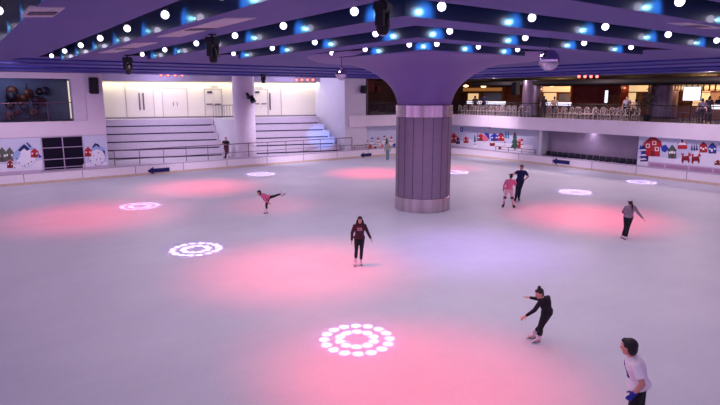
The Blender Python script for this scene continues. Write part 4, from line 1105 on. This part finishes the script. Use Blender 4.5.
# girl at centre, gliding towards the camera
person('girl in dark maroon sweater and black leggings gliding at the middle of the ice', (358.5, 265.5), 1.5,
       pose(pel=(.03, 0, .95), hd=(.05, -.05, 1.57), nk=(.04, -.01, 1.43), sA=(-.125, -.01, 1.37), sB=(.205, .0, 1.38), eA=(-.21, .06, 1.12), wA=(-.225, -.02, .87), eB=(.3, .05, 1.15), wB=(.41, -.02, .94),
            hA=(-.055, 0, .92), hB=(.115, 0, .92), kA=(-.07, -.06, .54), kB=(.1, -.03, .53), aA=(-.1, -.02, .135), aB=(.085, .06, .135), fA=(-.25, -1, 0), fB=(.2, -1, 0), F=(.05, -1, -.1)),
       top={'mat': DKR, 'name': 'sweater', 't0': -.01, 'print': lettering}, bottom={'mat': BLK2, 'name': 'leggings', 'loose': .002, 'hem': .036, 'cut': .92}, hair={'style': 'long'}, feet={'mat': SKW, 'blade': True})
# child in a spiral
person('small child in pink top balancing on one leg, other leg stretched back', (267, 213.5), 1.38,
       pose(pel=(.1, 0, .83), nk=(-.27, -.02, 1.0), hd=(-.38, -.05, 1.11), sA=(-.22, -.16, .97), sB=(-.22, .15, .98), hA=(.08, -.08, .8), hB=(.08, .08, .83), eA=(-.1, -.32, .78), wA=(.08, -.38, .66), eB=(-.24, .4, .92), wB=(-.2, .62, .9),
            kA=(-.02, -.09, .45), aA=(.0, -.04, .135), kB=(.42, .1, .9), aB=(.8, .06, 1.02), fA=(-1, -.15, 0), fB=(.85, 0, .5), F=(-.7, -.7, -.1), T=(-.35, -.15, -.93), U=(-.1, 0, 1)),
       top={'mat': PINKT, 'name': 'top', 'flare': .05, 't0': -.06}, bottom={'mat': BLK2, 'name': 'leggings', 'loose': .003, 'hem': .036, 'cut': .9}, hair={'style': 'bob'}, feet={'mat': SKW, 'blade': True}, headk=1.12)
# pink top, seen from behind
person('person in pink top and pale leggings with dark knee pads, seen from behind', (508.3, 208), 1.55,
       pose(pel=(-.02, 0, .92), nk=(.03, .05, 1.4), hd=(.07, .09, 1.55), sA=(-.14, .03, 1.35), sB=(.2, .05, 1.35), eA=(-.25, -.02, 1.1), wA=(-.28, .04, .86), eB=(.27, .2, 1.13), wB=(.3, .42, 1.2),
            hA=(-.11, 0, .9), hB=(.07, 0, .9), kA=(-.18, .06, .52), kB=(.15, .06, .52), aA=(-.24, -.03, .135), aB=(.24, -.03, .135), fA=(-.4, 1, 0), fB=(.4, 1, 0), F=(.2, 1, -.1), T=(0, 1, 0)),
       top={'mat': PINKT, 'name': 'jacket'}, bottom={'mat': PINKW, 'name': 'leggings', 'loose': .012, 'hem': .05, 'cut': .9, 'pads': mat('dark_pad', (60, 26, 50), .6)}, hair={'style': 'short'}, feet={'mat': SKB, 'blade': True}, slim=1.05)
# blue-shirted skater facing the pink one
person('skater in navy blue shirt facing camera, hand on hip, behind pink-topped person', (518.5, 201), 1.74,
       pose(pel=(.02, 0, .95), nk=(.06, -.01, 1.43), hd=(.05, -.05, 1.57), sA=(-.1, -.06, 1.38), sB=(.22, .05, 1.38), eA=(-.26, -.2, 1.28), wA=(-.4, -.36, 1.3), eB=(.38, .1, 1.15), wB=(.21, -.02, 1.0), dB=(-.8, -.4, -.4),
            hA=(-.06, 0, .92), hB=(.1, 0, .92), kA=(-.1, -.08, .53), kB=(.03, .02, .53), aA=(-.13, -.02, .135), aB=(.0, .12, .135), fA=(-.5, -1, 0), fB=(.3, -1, 0), F=(-.35, -.9, -.05), T=(-.2, -1, 0)),
       top={'mat': NAVYT, 'name': 'shirt', 'sleeve': 'short'}, bottom={'mat': NAVYP, 'name': 'trousers', 'loose': .012, 'hem': .05, 'cut': .95}, hair={'style': 'short', 'mat': REDH}, feet={'mat': SKB, 'blade': True}, slim=1.08)
# white-capped skater going away
person('skater in white cap, mauve grey sweater and black trousers, seen from behind', (625.8, 239), 1.46,
       pose(pel=(.02, .02, .92), nk=(.06, -.03, 1.38), hd=(.02, -.04, 1.54), sA=(-.1, -.07, 1.33), sB=(.21, .03, 1.34), eA=(-.2, .1, 1.1), wA=(-.12, .26, .98), eB=(.36, -.02, 1.13), wB=(.54, -.06, .94),
            hA=(-.06, 0, .9), hB=(.1, 0, .9), kA=(-.05, .02, .52), kB=(.04, -.03, .52), aA=(-.1, .06, .135), aB=(-.02, -.14, .135), fA=(-.6, .7, 0), fB=(-.5, .8, 0), F=(-.6, .75, -.12), T=(-.3, .9, 0)),
       top={'mat': GREYS, 'name': 'sweater'}, bottom={'mat': BLK2, 'name': 'trousers', 'loose': .014, 'hem': .062, 'cut': 1.0}, hair={'style': 'tail'}, feet={'mat': SKW, 'blade': True}, cap=(CAPW, False))
# child with bun, crouching forward
person('child with hair bun in black outfit leaning forward with both arms out', (536.8, 343), 1.34,
       pose(pel=(.2, .06, .84), nk=(.1, -.1, 1.27), hd=(-.02, -.17, 1.4), sA=(.02, -.22, 1.2), sB=(.2, .06, 1.24), eA=(-.1, -.34, 1.02), wA=(-.3, -.42, .87), eB=(-.02, .1, 1.16), wB=(-.25, .12, 1.17),
            hA=(.16, -.02, .8), hB=(.24, .13, .82), kA=(.06, -.12, .47), kB=(.1, .14, .47), aA=(.05, .02, .135), aB=(-.08, .2, .135), fA=(-.7, -.6, 0), fB=(-.9, -.3, 0), F=(-.75, -.6, -.22), T=(-.7, -.6, -.4), U=(-.1, 0, 1)),
       top={'mat': BLK, 'name': 'pullover', 'print': [(-.07, .66, -.02, .76, PRW), (-.005, .68, .03, .76, PRW), (.04, .64, .075, .74, PRW), (-.05, .58, .0, .63, PRW)]}, bottom={'mat': BLK2, 'name': 'cropped_trousers', 'loose': .016, 'hem': .06, 'cut': .62}, hair={'style': 'bun'}, feet={'mat': SKW, 'blade': True}, headk=1.1)
# boy in the foreground, profile to the left
def glove(root, j, S, hp, hands, M4, k_):
    g = MB(); mb = hands['A']; c0 = sum((Vector(v) for v in mb.v), Vector()) / len(mb.v)
    d = (j['dA']).normalized(); w = j['wA']
    src = MB(); src.v = [tuple(c0 + (Vector(v) - c0) * 1.12) for v in mb.v]; src.f = mb.f; src.mi = mb.mi; src.mats = mb.mats
    src.tube(w - d * .05 * S, w + d * .04 * S, .04 * S, SKIN, .038 * S)
    remesh(src, 'glove', root, BLUEG, .0055, 2)
person('boy in white T-shirt and black trousers in right foreground, looking left', (629.5, 438), 1.58,
       pose(pel=(.06, 0, .93), nk=(-.07, -.02, 1.39), hd=(-.14, -.02, 1.525), sA=(.0, -.2, 1.32), sB=(-.06, .14, 1.34), eA=(.1, -.3, 1.1), wA=(.0, -.25, .9), dA=(-.5, .0, -.8), eB=(.0, .24, 1.07), wB=(-.03, .17, .86),
            hA=(.06, -.09, .91), hB=(.06, .09, .91), kA=(-.0, -.1, .53), kB=(.1, .1, .53), aA=(.0, -.08, .135), aB=(.22, .1, .17), fA=(-1, -.1, 0), fB=(-1, .05, -.15), F=(-.9, .42, -.05), T=(-.97, -.12, -.1), U=(-.05, 0, 1)),
       top={'mat': WHT, 'name': 't_shirt', 'sleeve': 'short', 'flare': .03, 't0': -.01, 'print': [(-.09, .45, .05, .62, PRB), (-.06, .62, .07, .74, PRB), (-.02, .74, .09, .82, PRB), (-.085, .38, -.02, .44, BLUEG)]},
       bottom={'mat': BLK2, 'name': 'trousers', 'loose': .016, 'hem': .055, 'cut': 1.0}, hair={'style': 'short'}, feet={'mat': SKB, 'blade': True}, headk=1.2, slim=1.13, extra=glove, vox=.007)
# spectator on the walkway behind the boards
person('person in black T-shirt and maroon trousers leaning on handrail before the bleachers', (226.5, 158.7), 1.48,
       pose(pel=(.02, 0, .95), hd=(.02, -.06, 1.57), nk=(.0, 0, 1.43), eA=(-.27, -.06, 1.14), wA=(-.05, -.2, 1.12), dA=(.9, -.1, .1), eB=(.29, -.05, 1.14), wB=(.06, -.23, 1.16), dB=(-.9, 0, .05),
            kA=(-.04, -.08, .53), kB=(.1, -.07, .53), aA=(-.06, .02, .1), aB=(-.12, .0, .13), fA=(-.3, -1, 0), fB=(-.6, -1, 0), F=(.1, -1, -.15)),
       top={'mat': BLK, 'name': 't_shirt', 'sleeve': 'short'}, bottom={'mat': MAROONP, 'name': 'trousers', 'loose': .012, 'hem': .05, 'cut': 1.0}, hair={'style': 'short'}, feet={'mat': BLK}, z=.6, vox=.012)
# child standing by the boards left of the column
person('child in grey-green top and pale jeans standing at the boards left of column', (387.5, 160.3), 1.42,
       pose(F=(-.2, -1, 0), kA=(-.07, -.02, .53), kB=(.08, -.02, .53), aA=(-.07, .02, .135), aB=(.08, .02, .135)),
       top={'mat': OLV, 'name': 'jumper'}, bottom={'mat': JEAN, 'name': 'jeans', 'loose': .012, 'hem': .05, 'cut': .95}, hair={'style': 'bob'}, feet={'mat': SKB, 'blade': True}, vox=.012)
# ---- bar guests and staff on the terrace
DG1 = mat('dark_grey_shirt', (44, 38, 56), .8); CRS = mat('cream_shirt', (190, 160, 140), .8); BLS = mat('dark_blue_shirt', (34, 38, 84), .8)
sit = dict(pel=(0, 0, .53), nk=(0, .0, 1.0), hd=(0, -.03, 1.14), sA=(-.17, 0, .95), sB=(.17, 0, .95), hA=(-.09, 0, .5), hB=(.09, 0, .5), kA=(-.11, -.42, .5), kB=(.11, -.42, .5), aA=(-.11, -.4, .1), aB=(.11, -.4, .1),
           eA=(-.22, -.08, .72), eB=(.22, -.08, .72), wA=(-.12, -.3, .72), wB=(.12, -.3, .72))
def bar_person(label, px, X, h, J, topm, bot, hair='short', turn=0, sleeve='short'):
    p = atx(px, 100, X); p.z = ZM
    return person(label, None, h, J, 'people on the bar terrace', {'mat': topm, 'sleeve': sleeve}, {'mat': bot, 'loose': .012, 'hem': .05}, {'style': hair}, {'mat': BLK}, vox=.016, loc=p, turn=turn)
bk = pose(F=(.3, 1, 0), aA=(-.1, .02, .1), aB=(.1, .02, .1))
fr_ = pose(F=(-.2, -1, 0), aA=(-.1, .02, .1), aB=(.1, .02, .1))
bar_person('left of two people standing at the bar terrace, dark clothes, right of column', 475.3, XF + 2.8, 1.66, dict(bk, F=(1, .4, 0)), DG1, BLK2, 'bob')
bar_person('right of two people standing at the bar terrace, taller, dark blue shirt', 484, XF + 3.7, 1.8, dict(bk, F=(-.6, .8, 0)), BLS, NAVYP)
bar_person('dark-clothed guest standing right beside the grey terrace column', 544, XF + 3.4, 1.66, bk, DG1, BLK2, 'bob')
bar_person('guest in cream shirt standing between terrace column and brown wall', 554.5, XF + 3.4, 1.62, bk, CRS, BLK2)
bar_person('guest in pale grey shirt standing right of brown wall', 627.3, XF + 3.4, 1.66, fr_, mat('pale_grey_shirt', (150, 140, 160), .8), BLK2)
bar_person('dark-clothed guest beside the plant near the thick terrace column', 636.5, XF + 3.4, 1.5, bk, CRS, BLK2, 'bob')
bar_person('guest in dark shirt standing just right of the lit screen', 693.5 + 9.5, XF + 3.6, 1.55, bk, mat('dusky_shirt', (88, 72, 100), .8), BLK2, 'bob')
bar_person('dark-haired guest behind the first one right of the lit screen', 709.5, XF + 5.6, 1.62, bk, DG1, BLK2)
bar_person('staff member in dark shirt behind white counter at right edge', 709.5, XB - 1.0, 1.66, fr_, DG1, BLK2)
bar_person('staff member with pale face behind white counter at picture edge', 719.5, XB - 1.0, 1.66, fr_, BLS, BLK2)
# ---------------------------------------------------------------- light
W = bpy.data.worlds.new('world'); SC.world = W; W.use_nodes = True
bg = W.node_tree.nodes['Background']; bg.inputs[0].default_value = (*lin((190, 152, 212)), 1); bg.inputs[1].default_value = WORLD
def light(kind, name, loc, col, e, target=None, size=0.0, angle=60, blend=.5, sx=1, sy=1):
    d = bpy.data.lights.new(name, kind); d.color = lin(col)[:3]; d.energy = e
    if kind == 'SPOT': d.spot_size = math.radians(angle); d.spot_blend = blend; d.shadow_soft_size = size
    if kind == 'POINT': d.shadow_soft_size = size
    if kind == 'AREA': d.shape = 'RECTANGLE'; d.size = sx; d.size_y = sy
    o = bpy.data.objects.new(name, d); C.objects.link(o); o.location = loc
    if target is not None: o.rotation_euler = (Vector(target) - Vector(loc)).to_track_quat('-Z', 'Y').to_euler()
    return o
# every trough bulb also throws its light down on the ice
for k in range(5):
    for q in left_v[k]: light('SPOT', 'bulb_and_fill_downlight', (ROWS[k], q, 6.32), DOWNC, DOWN * NEARF[k], (ROWS[k], q, 0), .12, 150, .6)
    for q in right_u[k]: light('SPOT', 'bulb_and_fill_downlight', (q, ROWS[k] + MT, 6.32), DOWNC, DOWN * NEARF[k], (q, ROWS[k] + MT, 0), .12, 150, .6)
for q in FARL: light('SPOT', 'bulb_and_fill_downlight', (q[0], q[1], 6.1), DOWNC, DOWN * q[2], (q[0], q[1], 0), .12, 160, .6)  # added fill spots brightening the far ice, where no bulbs hang
# the lit inner wall of each trough
for k in range(5):
    for q in left_v[k]: light('SPOT', 'trough_wash', (ROWS[k] + .125, q - .02, 6.47), CYAN, WASHW, (ROWS[k] + .35, q - .06, 6.42), .02, 125, 1.0)
    for q in right_u[k]: light('SPOT', 'trough_wash', (q - .02, ROWS[k] + MT + .125, 6.47), CYAN, WASHW, (q - .06, ROWS[k] + MT + .35, 6.42), .02, 125, 1.0)
# coloured washes from the ceiling on the ice
PK = (255, 70, 110)
def wash(x, y, rad, col, e, blend=1.0):
    p = atz(x, y); L = Vector((p.x, p.y, 6.1))
    light('SPOT', 'colour_wash', L, col, e, p, .15, 2 * math.degrees(math.atan(rad / 6.1)), blend)
for a in WASHES: wash(*a)
# gobo projectors: rings of dots thrown on the ice
def gobo(x, y, R, e, col=(236, 200, 255), halo=(170, 90, 255), dots=True, rot=0.0):
    p = atz(x, y); Hh = 6.1; L = Vector((p.x, p.y, Hh))
    o = light('SPOT', 'gobo_projector', L, (255, 255, 255), e, p, 0.0, 2 * math.degrees(math.atan(R * 1.55 / Hh)), .05)
    d = o.data; d.use_nodes = True; nt = d.node_tree; n = nt.nodes; l = nt.links
    em = [q for q in n if q.type == 'EMISSION'][0]
    tc = n.new('ShaderNodeTexCoord'); sp = n.new('ShaderNodeSeparateXYZ'); l.new(tc.outputs['Normal'], sp.inputs[0])
    def M(op, a, b=None, cl=False):
        q = n.new('ShaderNodeMath'); q.operation = op; q.use_clamp = cl
        for i, v in enumerate((a, b)):
            if v is None: continue
            if isinstance(v, (int, float)): q.inputs[i].default_value = v
            else: l.new(v, q.inputs[i])
        return q.outputs[0]
    k = Hh / R
    X = M('MULTIPLY', M('DIVIDE', sp.outputs[0], M('ABSOLUTE', sp.outputs[2])), k); Y = M('MULTIPLY', M('DIVIDE', sp.outputs[1], M('ABSOLUTE', sp.outputs[2])), k)
    r = M('SQRT', M('ADD', M('MULTIPLY', X, X), M('MULTIPLY', Y, Y))); th = M('ARCTAN2', Y, X)
    def ring(nd, rad, rd, soft=.05):
        u = M('MULTIPLY', M('ADD', th, rot + PI), nd / (2 * PI)); fr = M('SUBTRACT', M('FRACT', u), .5)
        dx = M('MULTIPLY', fr, 2 * PI * rad / nd); dy = M('SUBTRACT', r, rad)
        dd = M('SQRT', M('ADD', M('MULTIPLY', dx, dx), M('MULTIPLY', dy, dy)))
        return M('DIVIDE', M('SUBTRACT', rd, dd), soft, True)
    pat = M('MAXIMUM', ring(16, .86, .16, .035), ring(10, .46, .155, .035)) if dots else M('DIVIDE', M('SUBTRACT', 1.0, r), .25, True)
    hal = M('MULTIPLY', M('DIVIDE', M('SUBTRACT', 1.5, r), .7, True), .07)
    mx = n.new('ShaderNodeMix'); mx.data_type = 'RGBA'; l.new(pat, mx.inputs[0])
    mx.inputs[6].default_value = (*lin(halo), 1); mx.inputs[7].default_value = (*lin(col), 1)
    l.new(mx.outputs[2], em.inputs['Color']); l.new(M('MAXIMUM', pat, hal), em.inputs['Strength'])
for a in GOBOS: gobo(*a)
# bleacher bay: cove light on the cream wall
p = bq(6.3, -.85, 5.93)
o = light('AREA', 'cove_light', p, (255, 246, 206), COVE, bq(6.3, -1.0, 3.0), sx=20, sy=.2); o.rotation_euler = Vector((0, 0, -1)).to_track_quat('-Z', 'Y').to_euler(); o.rotation_euler.z = BR
# added fill points brightening the bay, separate from its downlights
for s_ in (3.5, 13.0): light('POINT', 'bay_fill', bq(s_, 1.6, 6.3), (216, 206, 255), BAYFILL, size=.25)
# blue glitter projected on the right bleachers
pb = bq(onq(321, 138, 1.6)[0], 1.6, onq(321, 138, 1.6)[1])
src = Vector((20.5, 27.5, 6.4))
o = light('SPOT', 'glitter_projector', src, (100, 160, 255), 7500, pb, .0, 13, .6)
nt = o.data; nt.use_nodes = True; nt = nt.node_tree
em = [q for q in nt.nodes if q.type == 'EMISSION'][0]; tc = nt.nodes.new('ShaderNodeTexCoord'); nz = nt.nodes.new('ShaderNodeTexNoise'); nz.inputs['Scale'].default_value = 170; nz.inputs['Detail'].default_value = 2
mr = nt.nodes.new('ShaderNodeMapRange'); mr.inputs['From Min'].default_value = .47; mr.inputs['From Max'].default_value = .62; mr.inputs['To Min'].default_value = .15; mr.inputs['To Max'].default_value = 3
nt.links.new(tc.outputs['Normal'], nz.inputs['Vector']); nt.links.new(nz.outputs['Fac'], mr.inputs['Value']); nt.links.new(mr.outputs[0], em.inputs['Strength'])
# balcony room, bar
light('POINT', 'balcony_lamp', (3.0, YW + 2.0, 5.7), (190, 205, 255), 30, size=.2)
for v in (31, 25, 19, 13): light('POINT', 'bar_lamp', (44.6, v, 5.5), (255, 190, 130), 170, size=.2)
light('POINT', 'bar_lamp', (31, 43, 5.6), (255, 120, 90), 40, size=.2)
for v in (31, 22.5, 15): light('POINT', 'terrace_fill', (35.6, v, 6.2), (240, 210, 214), 800, size=.2)  # added fill points to brighten the terrace and its chairs
light('POINT', 'terrace_fill', (30, 38, 5.9), (220, 170, 190), 50, size=.2)

light('AREA', 'recess_fill', (XF + .5, 21.7, 2.42), (236, 214, 240), 60, (XF + .9, 21.7, 0), sx=.2, sy=6.5)  # added fill light for the dark seat recess, no fixture there

for a, b in (((10, 31.5, 6.1), (4.5, 1.2, 1.4)), ((18, 31.5, 6.1), (12.0, 1.2, 1.4))):
    light('SPOT', 'bleacher_fill', a, (226, 206, 236), BLSP, bq(*b), .2, 62, 1.0)  # added frontal fill so the tier risers come out lighter
light('SPOT', 'wall_fill', (2, 29, 6.1), (236, 212, 236), 700, (4, 36.5, 2.5), .2, 80, 1.0)  # added fill spot aimed at the white left wall
light('SPOT', 'corner_fill', (29.5, 28, 6.1), (236, 212, 236), 1900, (35, 30, 1.4), .2, 60, 1.0)  # added fill for the banner right of the column
light('SPOT', 'banner_fill', (29.5, 15, 6.1), (236, 212, 236), 600, (34.6, 15, 1.6), .2, 75, 1.0)  # added fill spot brightening the large right banner
